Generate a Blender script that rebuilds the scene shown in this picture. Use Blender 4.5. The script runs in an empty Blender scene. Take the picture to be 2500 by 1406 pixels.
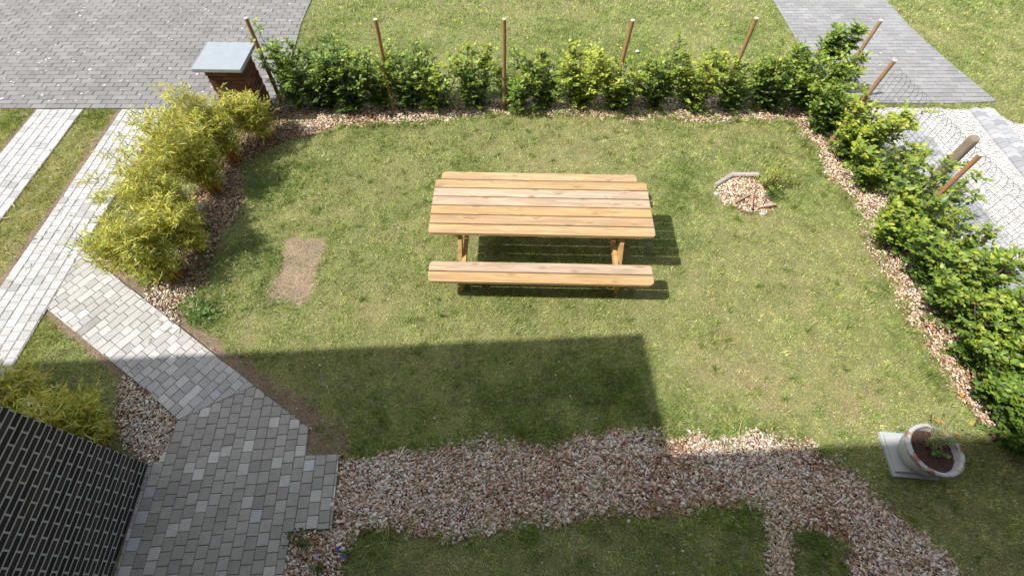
import bpy, math, random
import numpy as np
from mathutils import Vector, Matrix

random.seed(7)
RNG = np.random.default_rng(7)
SC = bpy.context.scene
COLL = SC.collection

# ------------------------------------------------------------------ camera
CAM_H = 5.08
FPX = 1184.0                      # focal length in pixels of the 2500 px wide photograph
ALPHA = math.atan(770.0 / FPX)    # optical axis measured from straight down
cam_d = bpy.data.cameras.new('camera')
cam = bpy.data.objects.new('camera', cam_d)
COLL.objects.link(cam)
cam.location = (0, 0, CAM_H)
cam.rotation_euler = (ALPHA, 0, 0)
cam_d.sensor_width = 36
cam_d.lens = 36 * FPX / 2500
cam_d.shift_x = 0.004
cam_d.clip_start = 0.05
cam_d.clip_end = 2000
SC.camera = cam

# ------------------------------------------------------------------ light
SUNV = Vector((-0.725, -0.19, 1.0)).normalized()
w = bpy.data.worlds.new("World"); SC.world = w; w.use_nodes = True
nt = w.node_tree; nt.nodes.clear()
sky = nt.nodes.new('ShaderNodeTexSky'); sky.sky_type = 'NISHITA'; sky.sun_disc = False
sky.sun_elevation = math.asin(SUNV.z); sky.sun_rotation = math.atan2(SUNV.x, SUNV.y)
sky.air_density = 1.0; sky.dust_density = 1.5; sky.ozone_density = 1.0
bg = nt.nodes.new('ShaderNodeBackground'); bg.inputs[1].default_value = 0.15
out = nt.nodes.new('ShaderNodeOutputWorld')
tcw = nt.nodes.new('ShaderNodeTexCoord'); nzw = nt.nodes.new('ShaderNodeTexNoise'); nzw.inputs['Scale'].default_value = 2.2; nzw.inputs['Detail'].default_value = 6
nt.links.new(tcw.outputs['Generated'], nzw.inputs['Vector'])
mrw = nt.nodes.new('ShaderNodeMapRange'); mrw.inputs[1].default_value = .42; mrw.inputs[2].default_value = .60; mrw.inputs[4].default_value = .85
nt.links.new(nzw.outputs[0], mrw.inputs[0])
fill_cloud = nt.nodes.new('ShaderNodeMix'); fill_cloud.data_type = 'RGBA'; fill_cloud.inputs['B'].default_value = (6.1, 5.85, 5.4, 1)   # unseen broken cloud, added to brighten and neutralise the fill in the shade
nt.links.new(mrw.outputs[0], fill_cloud.inputs['Factor']); nt.links.new(sky.outputs[0], fill_cloud.inputs['A'])
nt.links.new(fill_cloud.outputs['Result'], bg.inputs[0]); nt.links.new(bg.outputs[0], out.inputs[0])
sun_d = bpy.data.lights.new('sun', 'SUN'); sun_d.energy = 4.2; sun_d.angle = math.radians(0.55)
sun_d.color = (1.0, 0.95, 0.88)
sun = bpy.data.objects.new('sun', sun_d); COLL.objects.link(sun)
sun.rotation_euler = SUNV.to_track_quat('Z', 'Y').to_euler(); sun.location = (-8, -3, 14)
SC.view_settings.view_transform = 'Standard'; SC.view_settings.look = 'None'
SC.view_settings.exposure = 0.44; SC.view_settings.gamma = 1.0

# ------------------------------------------------------------------ helpers
CA, SA = math.cos(ALPHA), math.sin(ALPHA)
def G(px, py, z=0.0):
    """pixel of the photograph -> point on the horizontal plane at height z"""
    u = px - 1240.0; v = py - 703.0
    d = CA + v / FPX * SA
    Z = (CAM_H - z) / d
    return (u * Z / FPX, Z * (SA - v / FPX * CA))
def GP(lst, z=0.0): return [G(a, b, z) for a, b in lst]

def tag(o, label=None, cat=None, group=None, kind=None):
    if label: o['label'] = label
    if cat: o['category'] = cat
    if group: o['group'] = group
    if kind: o['kind'] = kind
    return o
def empty(name, loc, rz=0.0):
    o = bpy.data.objects.new(name, None); COLL.objects.link(o)
    o.location = loc; o.rotation_euler = (0, 0, rz); o.empty_display_size = 0.1
    return o
def link(name, me, parent=None, loc=None):
    o = bpy.data.objects.new(name, me); COLL.objects.link(o)
    if parent is not None: o.parent = parent
    if loc is not None: o.location = loc
    return o
def mesh_np(name, V, F, mat, col=None, parent=None, smooth=False):
    """V (n,3), F (m,k) all faces with k corners, col (n,3)"""
    V = np.ascontiguousarray(V, dtype=np.float32); F = np.ascontiguousarray(F, dtype=np.int32)
    me = bpy.data.meshes.new(name)
    me.vertices.add(len(V)); me.vertices.foreach_set('co', V.ravel())
    k = F.shape[1]
    me.loops.add(F.size); me.loops.foreach_set('vertex_index', F.ravel())
    me.polygons.add(len(F)); me.polygons.foreach_set('loop_start', np.arange(0, F.size, k, dtype=np.int32))
    try: me.polygons.foreach_set('loop_total', np.full(len(F), k, dtype=np.int32))
    except Exception: pass
    if smooth: me.polygons.foreach_set('use_smooth', np.ones(len(F), dtype=bool))
    me.update(calc_edges=True)
    if col is not None: set_col(me, col)
    me.materials.append(mat)
    return link(name, me, parent)
def set_col(me, col):
    a = me.color_attributes.new('Col', 'FLOAT_COLOR', 'POINT')
    c = np.ones((len(me.vertices), 4), dtype=np.float32); c[:, :3] = np.clip(col, 0, 1)
    a.data.foreach_set('color', c.ravel())
class MB:
    """collects pieces with one colour each, builds one mesh"""
    def __init__(s): s.v = []; s.f = []; s.c = []; s.n = 0
    def add(s, verts, faces, col=(1, 1, 1)):
        s.v += [tuple(p) for p in verts]; s.f += [tuple(i + s.n for i in f) for f in faces]
        s.c += [col] * len(verts); s.n += len(verts)
    def box(s, c, d, col=(1, 1, 1), rz=0.0, m=None):
        vs = []
        for sx in (-.5, .5):
            for sy in (-.5, .5):
                for sz in (-.5, .5):
                    p = Vector((sx * d[0], sy * d[1], sz * d[2]))
                    if m is not None: p = m @ p
                    if rz: p.rotate(Matrix.Rotation(rz, 3, 'Z'))
                    vs.append((p.x + c[0], p.y + c[1], p.z + c[2]))
        s.add(vs, [(0, 1, 3, 2), (4, 6, 7, 5), (0, 4, 5, 1), (2, 3, 7, 6), (0, 2, 6, 4), (1, 5, 7, 3)], col)
    def tube(s, pts, radii, n=5, col=(1, 1, 1), cap=True):
        pts = [Vector(p) for p in pts]; rings = []
        if not hasattr(radii, '__len__'): radii = [radii] * len(pts)
        vs = []; fs = []
        for i, p in enumerate(pts):
            t = (pts[min(i + 1, len(pts) - 1)] - pts[max(i - 1, 0)])
            t = t.normalized() if t.length > 1e-9 else Vector((0, 0, 1))
            a = t.cross(Vector((0.31, 0.95, 0.05)));
            if a.length < 1e-3: a = t.cross(Vector((1, 0, 0)))
            a.normalize(); b = t.cross(a)
            for k in range(n):
                an = 2 * math.pi * k / n
                vs.append(p + (a * math.cos(an) + b * math.sin(an)) * radii[i])
        for i in range(len(pts) - 1):
            for k in range(n):
                fs.append((i * n + k, i * n + (k + 1) % n, (i + 1) * n + (k + 1) % n, (i + 1) * n + k))
        if cap:
            fs.append(tuple(range(n - 1, -1, -1))); fs.append(tuple((len(pts) - 1) * n + k for k in range(n)))
        s.add(vs, fs, col)
    def lathe(s, prof, n=40, col=(1, 1, 1), close=False):
        vs = []; fs = []
        for r, z in prof:
            for k in range(n):
                a = 2 * math.pi * k / n; vs.append((r * math.cos(a), r * math.sin(a), z))
        m = len(prof)
        for i in range(m - 1):
            for k in range(n):
                fs.append((i * n + k, i * n + (k + 1) % n, (i + 1) * n + (k + 1) % n, (i + 1) * n + k))
        s.add(vs, fs, col)
    def build(s, name, mat, parent=None, smooth=False, bevel=0.0, loc=None):
        me = bpy.data.meshes.new(name); me.from_pydata(s.v, [], s.f)
        if smooth: me.polygons.foreach_set('use_smooth', [True] * len(me.polygons))
        set_col(me, np.array(s.c, dtype=np.float32)); me.materials.append(mat); me.update()
        o = link(name, me, parent, loc)
        if bevel:
            b = o.modifiers.new('bevel', 'BEVEL'); b.width = bevel; b.segments = 2; b.limit_method = 'ANGLE'
        return o

# ---- numpy noise and polygon tests
def _hash(ix, iy, seed):
    h = (ix.astype(np.int64) * 374761393 + iy.astype(np.int64) * 668265263 + seed * 1274126177) & 0x7fffffff
    h = (h ^ (h >> 13)) * 1274126177 & 0x7fffffff
    return ((h ^ (h >> 16)) & 0xffff) / 65535.0
def vnoise(x, y, seed=0):
    xi = np.floor(x); yi = np.floor(y); fx = x - xi; fy = y - yi
    fx = fx * fx * (3 - 2 * fx); fy = fy * fy * (3 - 2 * fy)
    a = _hash(xi, yi, seed); b = _hash(xi + 1, yi, seed); c = _hash(xi, yi + 1, seed); d = _hash(xi + 1, yi + 1, seed)
    return (a * (1 - fx) + b * fx) * (1 - fy) + (c * (1 - fx) + d * fx) * fy
def fbm(x, y, seed=0, oct=4):
    s = 0; a = .5; t = 0
    for i in range(oct):
        s = s + a * vnoise(x, y, seed + i * 17); t += a; a *= .55; x = x * 2.03 + 11.3; y = y * 2.03 + 5.7
    return s / t
def inpoly(x, y, poly):
    r = np.zeros(x.shape, dtype=bool); n = len(poly)
    for i in range(n):
        x0, y0 = poly[i]; x1, y1 = poly[(i + 1) % n]
        if y0 == y1: continue
        c = ((y0 > y) != (y1 > y)) & (x < (x1 - x0) * (y - y0) / (y1 - y0) + x0)
        r ^= c
    return r
def distpoly(x, y, pts):
    d = np.full(x.shape, 1e9)
    for (x0, y0), (x1, y1) in zip(pts[:-1], pts[1:]):
        dx, dy = x1 - x0, y1 - y0; L = dx * dx + dy * dy + 1e-12
        t = np.clip(((x - x0) * dx + (y - y0) * dy) / L, 0, 1)
        d = np.minimum(d, np.hypot(x - x0 - t * dx, y - y0 - t * dy))
    return d

# ------------------------------------------------------------------ materials
def new_mat(name):
    m = bpy.data.materials.new(name); m.use_nodes = True
    t = m.node_tree; t.nodes.clear()
    o = t.nodes.new('ShaderNodeOutputMaterial'); p = t.nodes.new('ShaderNodeBsdfPrincipled')
    t.links.new(p.outputs[0], o.inputs[0])
    return m, t, p, o
def N(t, typ, **kw):
    n = t.nodes.new(typ)
    for k, v in kw.items(): setattr(n, k, v)
    return n
def noise_mul(t, colsock, scale, lo, hi, detail=4.0, coord='Object', stretch=None, rough=.6):
    tc = N(t, 'ShaderNodeTexCoord'); src = tc.outputs[coord]
    if stretch:
        mp = N(t, 'ShaderNodeMapping'); mp.inputs['Scale'].default_value = stretch
        t.links.new(src, mp.inputs[0]); src = mp.outputs[0]
    nz = N(t, 'ShaderNodeTexNoise'); nz.inputs['Scale'].default_value = scale; nz.inputs['Detail'].default_value = detail
    nz.inputs['Roughness'].default_value = rough
    t.links.new(src, nz.inputs['Vector'])
    mr = N(t, 'ShaderNodeMapRange'); mr.inputs[1].default_value = .3; mr.inputs[2].default_value = .7
    mr.inputs[3].default_value = lo; mr.inputs[4].default_value = hi
    t.links.new(nz.outputs[0], mr.inputs[0])
    mx = N(t, 'ShaderNodeVectorMath', operation='SCALE')
    t.links.new(colsock, mx.inputs[0]); t.links.new(mr.outputs[0], mx.inputs['Scale'])
    return mx.outputs[0], nz.outputs[0]
def attr_mat(name, rough=.8, scale=30, lo=.8, hi=1.2, bump=0.0, bscale=None, spec=.3, transl=0.0, stretch=None, scale2=None, lo2=.85, hi2=1.15):
    m, t, p, o = new_mat(name)
    a = N(t, 'ShaderNodeVertexColor', layer_name='Col')
    c, f = noise_mul(t, a.outputs[0], scale, lo, hi, stretch=stretch)
    if scale2: c, _ = noise_mul(t, c, scale2, lo2, hi2)
    t.links.new(c, p.inputs['Base Color'])
    p.inputs['Roughness'].default_value = rough
    p.inputs['Specular IOR Level'].default_value = spec
    if bump:
        tc = N(t, 'ShaderNodeTexCoord'); nz = N(t, 'ShaderNodeTexNoise'); nz.inputs['Scale'].default_value = bscale or scale
        nz.inputs['Detail'].default_value = 5
        t.links.new(tc.outputs['Object'], nz.inputs['Vector'])
        b = N(t, 'ShaderNodeBump'); b.inputs['Strength'].default_value = bump; b.inputs['Distance'].default_value = .01
        t.links.new(nz.outputs[0], b.inputs['Height']); t.links.new(b.outputs[0], p.inputs['Normal'])
    if transl:
        tr = N(t, 'ShaderNodeBsdfTranslucent'); mx = N(t, 'ShaderNodeMixShader'); mx.inputs[0].default_value = transl
        t.links.new(c, tr.inputs[0]); t.links.new(p.outputs[0], mx.inputs[1]); t.links.new(tr.outputs[0], mx.inputs[2])
        t.links.new(mx.outputs[0], o.inputs[0])
    return m
M_ground = attr_mat('soil', .95, 45, .6, 1.4, bump=.8, bscale=60, spec=.1, scale2=260, lo2=.7, hi2=1.3)
M_grass = attr_mat('grass_blades', .6, 3, .92, 1.08, spec=.25, transl=.3)
M_leaf = attr_mat('beech_leaves', .42, 25, .85, 1.15, spec=.45, transl=.28)
M_bamboo = attr_mat('bamboo_leaves', .5, 20, .9, 1.1, spec=.35, transl=.35)
M_twig = attr_mat('bark', .85, 40, .75, 1.25, spec=.15)
M_chip = attr_mat('wood_chips', .85, 60, .75, 1.2, spec=.15)
M_stone = attr_mat('white_gravel', .8, 60, .85, 1.1, spec=.3)
M_petal = attr_mat('petals', .6, 60, .95, 1.05, spec=.2, transl=.2)
M_road = attr_mat('road_bricks', .88, 90, .82, 1.15, bump=.25, bscale=180, spec=.2, scale2=1.3, lo2=.88, hi2=1.1)
M_cobble = attr_mat('tumbled_cobbles', .85, 60, .86, 1.1, bump=.3, bscale=120, spec=.2, scale2=4, lo2=.95, hi2=1.05)
M_paver = attr_mat('path_pavers', .85, 120, .84, 1.14, bump=.25, bscale=220, spec=.2, scale2=18, lo2=.9, hi2=1.08)
M_joint = attr_mat('joint_sand', .95, 60, .7, 1.3, spec=.1)
M_brick = attr_mat('clay_bricks', .8, 70, .6, 1.4, bump=.5, bscale=160, spec=.25)
M_mortar = attr_mat('mortar', .95, 90, .8, 1.2, bump=.3, spec=.1)
M_wire = attr_mat('fence_wire', .5, 50, .9, 1.1, spec=.5)
M_cap = attr_mat('bluestone', .62, 9, .93, 1.07, bump=.05, bscale=120, spec=.35, scale2=150, lo2=.95, hi2=1.05)

def wood_mat(name, gx=1.6, gy=26, knots=True, lo=.62, hi=1.18, rough=.62, dark=(.20, .105, .04)):
    m, t, p, o = new_mat(name)
    a = N(t, 'ShaderNodeVertexColor', layer_name='Col')
    tc = N(t, 'ShaderNodeTexCoord')
    # board offset from the red channel so that every board has its own grain
    off = N(t, 'ShaderNodeVectorMath', operation='SCALE'); off.inputs['Scale'].default_value = 57.0
    t.links.new(a.outputs[0], off.inputs[0])
    ad = N(t, 'ShaderNodeVectorMath', operation='ADD'); t.links.new(tc.outputs['Object'], ad.inputs[0]); t.links.new(off.outputs[0], ad.inputs[1])
    # knots
    mk = N(t, 'ShaderNodeMapping'); mk.inputs['Scale'].default_value = (2.6, 8.0, .3); t.links.new(ad.outputs[0], mk.inputs[0])
    vo = N(t, 'ShaderNodeTexVoronoi'); vo.voronoi_dimensions = '2D'; vo.inputs['Scale'].default_value = 1.0; vo.inputs['Randomness'].default_value = 1; t.links.new(mk.outputs[0], vo.inputs['Vector'])
    # warp grain round the knots
    kk = N(t, 'ShaderNodeMapRange'); kk.inputs[1].default_value = 0.0; kk.inputs[2].default_value = .34; kk.inputs[3].default_value = 1; kk.inputs[4].default_value = 0
    t.links.new(vo.outputs['Distance'], kk.inputs[0])
    mp = N(t, 'ShaderNodeMapping'); mp.inputs['Scale'].default_value = (gx, gy, gy); t.links.new(ad.outputs[0], mp.inputs[0])
    cb = N(t, 'ShaderNodeCombineXYZ'); t.links.new(kk.outputs[0], cb.inputs[1])
    sc = N(t, 'ShaderNodeVectorMath', operation='SCALE'); sc.inputs['Scale'].default_value = 1.2; t.links.new(cb.outputs[0], sc.inputs[0])
    a2 = N(t, 'ShaderNodeVectorMath', operation='ADD'); t.links.new(mp.outputs[0], a2.inputs[0]); t.links.new(sc.outputs[0], a2.inputs[1])
    nz = N(t, 'ShaderNodeTexNoise'); nz.inputs['Scale'].default_value = 1.0; nz.inputs['Detail'].default_value = 6; nz.inputs['Roughness'].default_value = .55; nz.inputs['Distortion'].default_value = .8
    t.links.new(a2.outputs[0], nz.inputs['Vector'])
    mr = N(t, 'ShaderNodeMapRange'); mr.inputs[1].default_value = .32; mr.inputs[2].default_value = .66; mr.inputs[3].default_value = hi; mr.inputs[4].default_value = lo
    t.links.new(nz.outputs[0], mr.inputs[0])
    s2 = N(t, 'ShaderNodeVectorMath', operation='SCALE'); t.links.new(a.outputs[0], s2.inputs[0]); t.links.new(mr.outputs[0], s2.inputs['Scale'])
    # broad pale / orange drift
    nb = N(t, 'ShaderNodeTexNoise'); nb.inputs['Scale'].default_value = 1.7; nb.inputs['Detail'].default_value = 3
    mp3 = N(t, 'ShaderNodeMapping'); mp3.inputs['Scale'].default_value = (1.2, 5, 5); t.links.new(ad.outputs[0], mp3.inputs[0]); t.links.new(mp3.outputs[0], nb.inputs['Vector'])
    rp = N(t, 'ShaderNodeMapRange'); rp.inputs[1].default_value = .35; rp.inputs[2].default_value = .7; t.links.new(nb.outputs[0], rp.inputs[0])
    mxa = N(t, 'ShaderNodeMix', data_type='RGBA', blend_type='MULTIPLY'); mxa.inputs['B'].default_value = (1.0, .93, .80, 1)
    t.links.new(rp.outputs[0], mxa.inputs['Factor']); t.links.new(s2.outputs[0], mxa.inputs['A'])
    col = mxa.outputs['Result']
    if knots:
        kr = N(t, 'ShaderNodeMapRange'); kr.inputs[1].default_value = .04; kr.inputs[2].default_value = .17; kr.inputs[3].default_value = .62; kr.inputs[4].default_value = 0
        t.links.new(vo.outputs['Distance'], kr.inputs[0])
        # only some cells carry a knot
        sp = N(t, 'ShaderNodeSeparateColor'); t.links.new(vo.outputs['Color'], sp.inputs[0])
        gt = N(t, 'ShaderNodeMath', operation='GREATER_THAN'); gt.inputs[1].default_value = .50; t.links.new(sp.outputs[0], gt.inputs[0])
        ml = N(t, 'ShaderNodeMath', operation='MULTIPLY'); t.links.new(kr.outputs[0], ml.inputs[0]); t.links.new(gt.outputs[0], ml.inputs[1])
        mx = N(t, 'ShaderNodeMix', data_type='RGBA'); mx.inputs['B'].default_value = (*dark, 1)
        t.links.new(ml.outputs[0], mx.inputs['Factor']); t.links.new(col, mx.inputs['A']); col = mx.outputs['Result']
    t.links.new(col, p.inputs['Base Color'])
    p.inputs['Roughness'].default_value = rough; p.inputs['Specular IOR Level'].default_value = .3
    b = N(t, 'ShaderNodeBump'); b.inputs['Strength'].default_value = .15; b.inputs['Distance'].default_value = .004
    t.links.new(nz.outputs[0], b.inputs['Height']); t.links.new(b.outputs[0], p.inputs['Normal'])
    return m
M_pine = wood_mat('pine_boards', lo=.68, hi=1.10, dark=(.26, .15, .08))
def stake_mat(name):
    m = attr_mat(name, .8, 9, .7, 1.25, bump=.3, bscale=30, spec=.15, stretch=(9, 9, 1.0), scale2=60, lo2=.85, hi2=1.15)
    return m
M_stake = stake_mat('round_stake_wood')

# ------------------------------------------------------------------ layout in ground coordinates
road = [(-14, 6.80), (-3.86, 6.80), (-3.90, 8.4), (-3.98, 9.4), (-4.0, 14), (-14, 14)]
track_r = [(-6.34, -1.0), (-5.58, -1.0), (-5.59, 6.78), (-6.32, 6.78)]
track_l = [(-7.72, -1.0), (-6.95, -1.0), (-6.95, 6.78), (-7.71, 6.78)]
diag = [(-5.585, 3.885), (-2.79, 2.01), (-3.49, 1.629), (-4.074, 2.03), (-5.575, 2.985)]
patio = [(-2.79, 2.01), (-2.09, 1.546), (-2.062, 1.262), (-1.715, 1.275), (-1.655, .59), (-2.035, .565), (-2.0, -.4), (-3.48, -.4), (-3.63, 1.19), (-3.53, 1.19), (-3.49, 1.629)]
lane = [(5.36, 14), (5.38, 9.0), (5.42, 7.3), (5.6, 6.95), (7.3, 6.93), (8.12, 6.98), (7.85, 8.27), (7.70, 9.4), (7.60, 14)]
strip1 = [(6.20, -1), (6.68, -1), (6.60, 6.70), (6.22, 6.70)]
strip2 = [(7.56, -1), (8.05, -1), (7.93, 6.78), (7.53, 6.78)]
gravel = [(5.62, 6.85), (7.52, 6.80), (7.94, 6.72), (8.1, 6.45), (12, 6.1), (12, -1), (5.9, -1), (5.75, 3.0), (5.60, 5.2), (5.45, 6.4)]
chip_main = GP([(830, 1112), (880, 1128), (950, 1098), (1050, 1108), (1130, 1080), (1200, 1072), (1250, 1085), (1330, 1088), (1400, 1068), (1470, 1064), (1500, 1050), (1600, 1045), (1640, 1070), (1690, 1058), (1760, 1078), (1830, 1052), (1930, 1062), (1990, 1088), (2050, 1130), (2130, 1195), (2200, 1260), (2290, 1340), (2380, 1425), (2600, 1700), (1300, 1700), (1700, 1450), (1900, 1440), (1885, 1330), (1870, 1260), (1830, 1225), (1760, 1240), (1600, 1255), (1450, 1268), (1300, 1278), (1180, 1300), (1100, 1312), (1010, 1292), (880, 1290), (850, 1325), (820, 1406), (800, 1600), (697, 1600), (697, 1406), (713, 1298), (813, 1290)])
chip_mid = GP([(1870, 1290), (1930, 1300), (1960, 1340), (2000, 1400), (2080, 1420), (2080, 1500), (1880, 1500), (1875, 1380)])
chip_left = GP([(300, 920), (345, 945), (437, 1030), (408, 1125), (372, 1132), (330, 1105), (290, 1050), (285, 980)])
chip_back = GP([(700, 225), (1100, 243), (2000, 240), (2120, 235), (2060, 300), (1985, 288), (1940, 300), (1800, 293), (1700, 300), (1620, 290), (1540, 294), (1420, 282), (1300, 275), (1220, 279), (1140, 284), (1060, 300), (960, 302), (880, 306), (800, 318), (740, 332)])
chip_bamboo = GP([(700, 235), (770, 290), (788, 316), (735, 334), (690, 352), (645, 368), (598, 398), (590, 430), (592, 480), (572, 540), (520, 600), (498, 690), (455, 715), (415, 705), (430, 640), (460, 560), (470, 480), (510, 410), (550, 350), (620, 300)])
chip_bamboo2 = GP([(365, 690), (420, 690), (480, 695), (505, 700), (440, 735), (425, 760), (430, 800), (400, 790), (370, 745), (350, 715)])
chip_right = GP([(1950, 285), (2010, 290), (2080, 250), (2200, 300), (2260, 420), (2330, 520), (2420, 640), (2560, 830), (2560, 1075), (2450, 1072), (2420, 1055), (2370, 1005), (2320, 950), (2270, 860), (2235, 800), (2190, 740), (2165, 670), (2120, 600), (2095, 520), (2050, 450), (2010, 425), (2005, 355), (1950, 335), (1938, 305)])
chip_tree = GP([(1745, 455), (1790, 432), (1850, 438), (1870, 470), (1888, 508), (1850, 522), (1810, 515), (1760, 495)])
soil_corner = GP([(590, 872), (660, 925), (740, 968), (810, 1005), (850, 1050), (866, 1100), (830, 1116), (760, 1114), (750, 1050), (660, 970)])
grass_island = GP([(1930, 1302), (1990, 1288), (2045, 1330), (2080, 1400), (2130, 1500), (2130, 1700), (1920, 1700), (1925, 1500), (1932, 1400)])
soil_patch = GP([(700, 583), (745, 578), (792, 582), (783, 640), (768, 700), (735, 742), (690, 738), (650, 742), (665, 690), (688, 640)])
house_poly = [(-14, -3), (-3.3, -3), (-3.63, 1.19), (-14, .62)]
CHIPS = [chip_main, chip_mid, chip_left, chip_back, chip_bamboo, chip_bamboo2, chip_right, chip_tree]
HARD = [road, track_r, track_l, diag, patio, lane, gravel, house_poly]
diag_edge_r = [(-5.585, 3.885), (-2.09, 1.546), (-2.062, 1.262)]
diag_edge_l = [(-5.575, 2.985), (-4.074, 2.03), (-3.49, 1.629)]

def warp(x, y, amp=.06, s=4.0):
    return x + (fbm(x * s, y * s, 3) - .5) * 2 * amp + (vnoise(x * 18, y * 18, 5) - .5) * amp * .8, y + (fbm(x * s + 40, y * s, 9) - .5) * 2 * amp + (vnoise(x * 18, y * 18, 6) - .5) * amp * .8
def region_masks(x, y, grass=False):
    wx, wy = warp(x, y)
    if grass:   # the turf edge wanders over the chip edge
        wx = wx + (fbm(x * 7, y * 7, 91) - .5) * .24 + RNG.normal(0, .022, x.shape); wy = wy + (fbm(x * 7, y * 7, 92) - .5) * .24 + RNG.normal(0, .022, x.shape)
    hard = np.zeros(x.shape, bool)
    for p in HARD: hard |= inpoly(x, y, p)
    chips = np.zeros(x.shape, bool)
    for p in CHIPS: chips |= inpoly(wx, wy, p)
    chips &= ~inpoly(wx, wy, grass_island)
    soil = inpoly(wx, wy, soil_patch)
    return hard, chips, soil
# green (lush) and dry spots of the lawn: px, py, radius m, strength
SPOTS = [(1660, 480, .35, .9), (1600, 600, .3, .5), (1440, 920, .55, .8), (1500, 960, .35, .6), (640, 480, .5, .7), (650, 620, .35, .8), (460, 770, .3, .9), (520, 800, .35, .6), (380, 680, .2, .8), (250, 600, .25, .8),
         (240, 280, .35, .7), (30, 290, .35, .7), (860, 1110, .3, .7), (1320, 1060, .3, .5), (1830, 1020, .35, .7), (1640, 1040, .25, .6), (1000, 320, .5, .5), (2150, 700, .14, .9), (1900, 480, .2, .7), (2200, 1160, .3, .4),
         (900, 360, .5, .3), (1800, 1260, .22, 1.2), (1990, 1340, .22, 1.2), (1600, 1290, .25, .4), (880, 1310, .3, .6), (1280, 720, .5, .4), (1100, 650, .2, .4), (700, 330, .3, .4), (1700, 420, .3, .4),
         (1500, 350, .6, -.45), (1250, 380, .4, -.4), (1900, 650, .3, -.5), (1830, 930, .4, -.9), (1950, 740, .25, -.8), (1960, 670, .15, -.8), (1350, 780, .5, -.3), (2050, 850, .5, -.5), (1900, 1000, .3, -.5), (2150, 1000, .5, -.5),
         (930, 760, .3, -.7), (1150, 800, .4, -.35), (960, 450, .35, -.35), (2000, 560, .5, -.45), (1700, 880, .3, -.4), (1400, 1010, .35, -.3), (980, 960, .4, -.3), (700, 950, .3, -.6), (2350, 1300, .6, -.2), (1080, 1380, .4, -.3), (620, 830, .15, -.9),
         (1760, 350, .08, -.9), (1920, 360, .06, -.9), (1650, 1180, .1, -.4), (640, 700, .3, .2), (1200, 900, .3, .2)]
def lush(x, y):
    v = (fbm(x * 1.1, y * 1.1, 21) - .5) * 1.3 + (fbm(x * 4.2, y * 4.2, 22) - .5) * .9
    for px, py, r, s in SPOTS:
        cx, cy = G(px, py)
        s = s * .75 if s < 0 else s
        v = v + s * np.exp(-((x - cx) ** 2 + (y - cy) ** 2) / (r * r))
    return v

# ------------------------------------------------------------------ ground sheet
def make_ground():
    xs = np.concatenate([[-600, -150, -50, -20], np.arange(-13, 11, .045), [18, 50, 150, 600]])
    ys = np.concatenate([[-600, -150, -50, -12], np.arange(-1.2, 13.5, .045), [20, 50, 150, 600]])
    X, Y = np.meshgrid(xs, ys); sh = X.shape; x = X.ravel(); y = Y.ravel()
    hard, chips, soil = region_masks(x, y)
    L = lush(x, y)
    n1 = fbm(x * 9, y * 9, 31)[:, None]; n2 = fbm(x * 2.2, y * 2.2, 33)[:, None]
    g = np.array([.15, .18, .060]) * (1 - n2) + np.array([.24, .23, .11]) * n2
    col = g * (.7 + .6 * n1)
    sd = np.clip((-L - .35) / .5 + (fbm(x * 12, y * 12, 35) - .5) * 1.6, 0, 1)[:, None]
    col = col * (1 - sd) + sd * np.array([.25, .215, .11]) * (.7 + .6 * n1)
    dr = distpoly(x, y, diag_edge_r) + (fbm(x * 5, y * 5, 44) - .5) * .12
    dl = distpoly(x, y, diag_edge_l) + (fbm(x * 5, y * 5, 45) - .5) * .10
    d3 = np.minimum(np.abs(x + 6.36), np.abs(x + 7.74)) + (fbm(x * 6, y * 6, 46) - .5) * .06 + (y > 6.8) * 9
    brown = np.array([.215, .155, .115]) * (.75 + .5 * n1)
    for d, lim in ((dr, .115), (dl, .085), (d3, .06)):
        col = np.where((d < lim)[:, None], brown, col)
    wx, wy = warp(x, y); sc_ = inpoly(wx, wy, soil_corner)
    col = np.where(sc_[:, None], np.array([.20, .15, .105]) * (.7 + .6 * n1), col)
    col = np.where(soil[:, None], np.array([.27, .205, .145]) * (.6 + .8 * n1), col)
    col = np.where(chips[:, None], np.array([.17, .105, .07]) * (.6 + .8 * n1), col)
    col = np.where(hard[:, None], np.array([.22, .19, .15]) * (.8 + .4 * n1), col)
    gv = inpoly(x, y, gravel)
    col = np.where(gv[:, None], np.array([.60, .595, .58]) * (.75 + .35 * n1), col)
    z = (fbm(x * 1.5, y * 1.5, 51) - .5) * .012
    # small mound inside the tree bed
    cx, cy = G(1815, 478); z = z + .05 * np.exp(-((x - cx) ** 2 + (y - cy) ** 2) / (.28 ** 2))
    ny, nx = sh; idx = np.arange(nx * ny).reshape(ny, nx)
    F = np.stack([idx[:-1, :-1], idx[:-1, 1:], idx[1:, 1:], idx[1:, :-1]], -1).reshape(-1, 4)
    o = mesh_np('ground', np.stack([x, y, z], 1), F, M_ground, col, smooth=True)
    tag(o, kind='structure')
def ground_z(x, y):
    z = (fbm(x * 1.5, y * 1.5, 51) - .5) * .012
    cx, cy = G(1815, 478)
    return z + .05 * np.exp(-((x - cx) ** 2 + (y - cy) ** 2) / (.28 ** 2))
make_ground()

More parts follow.
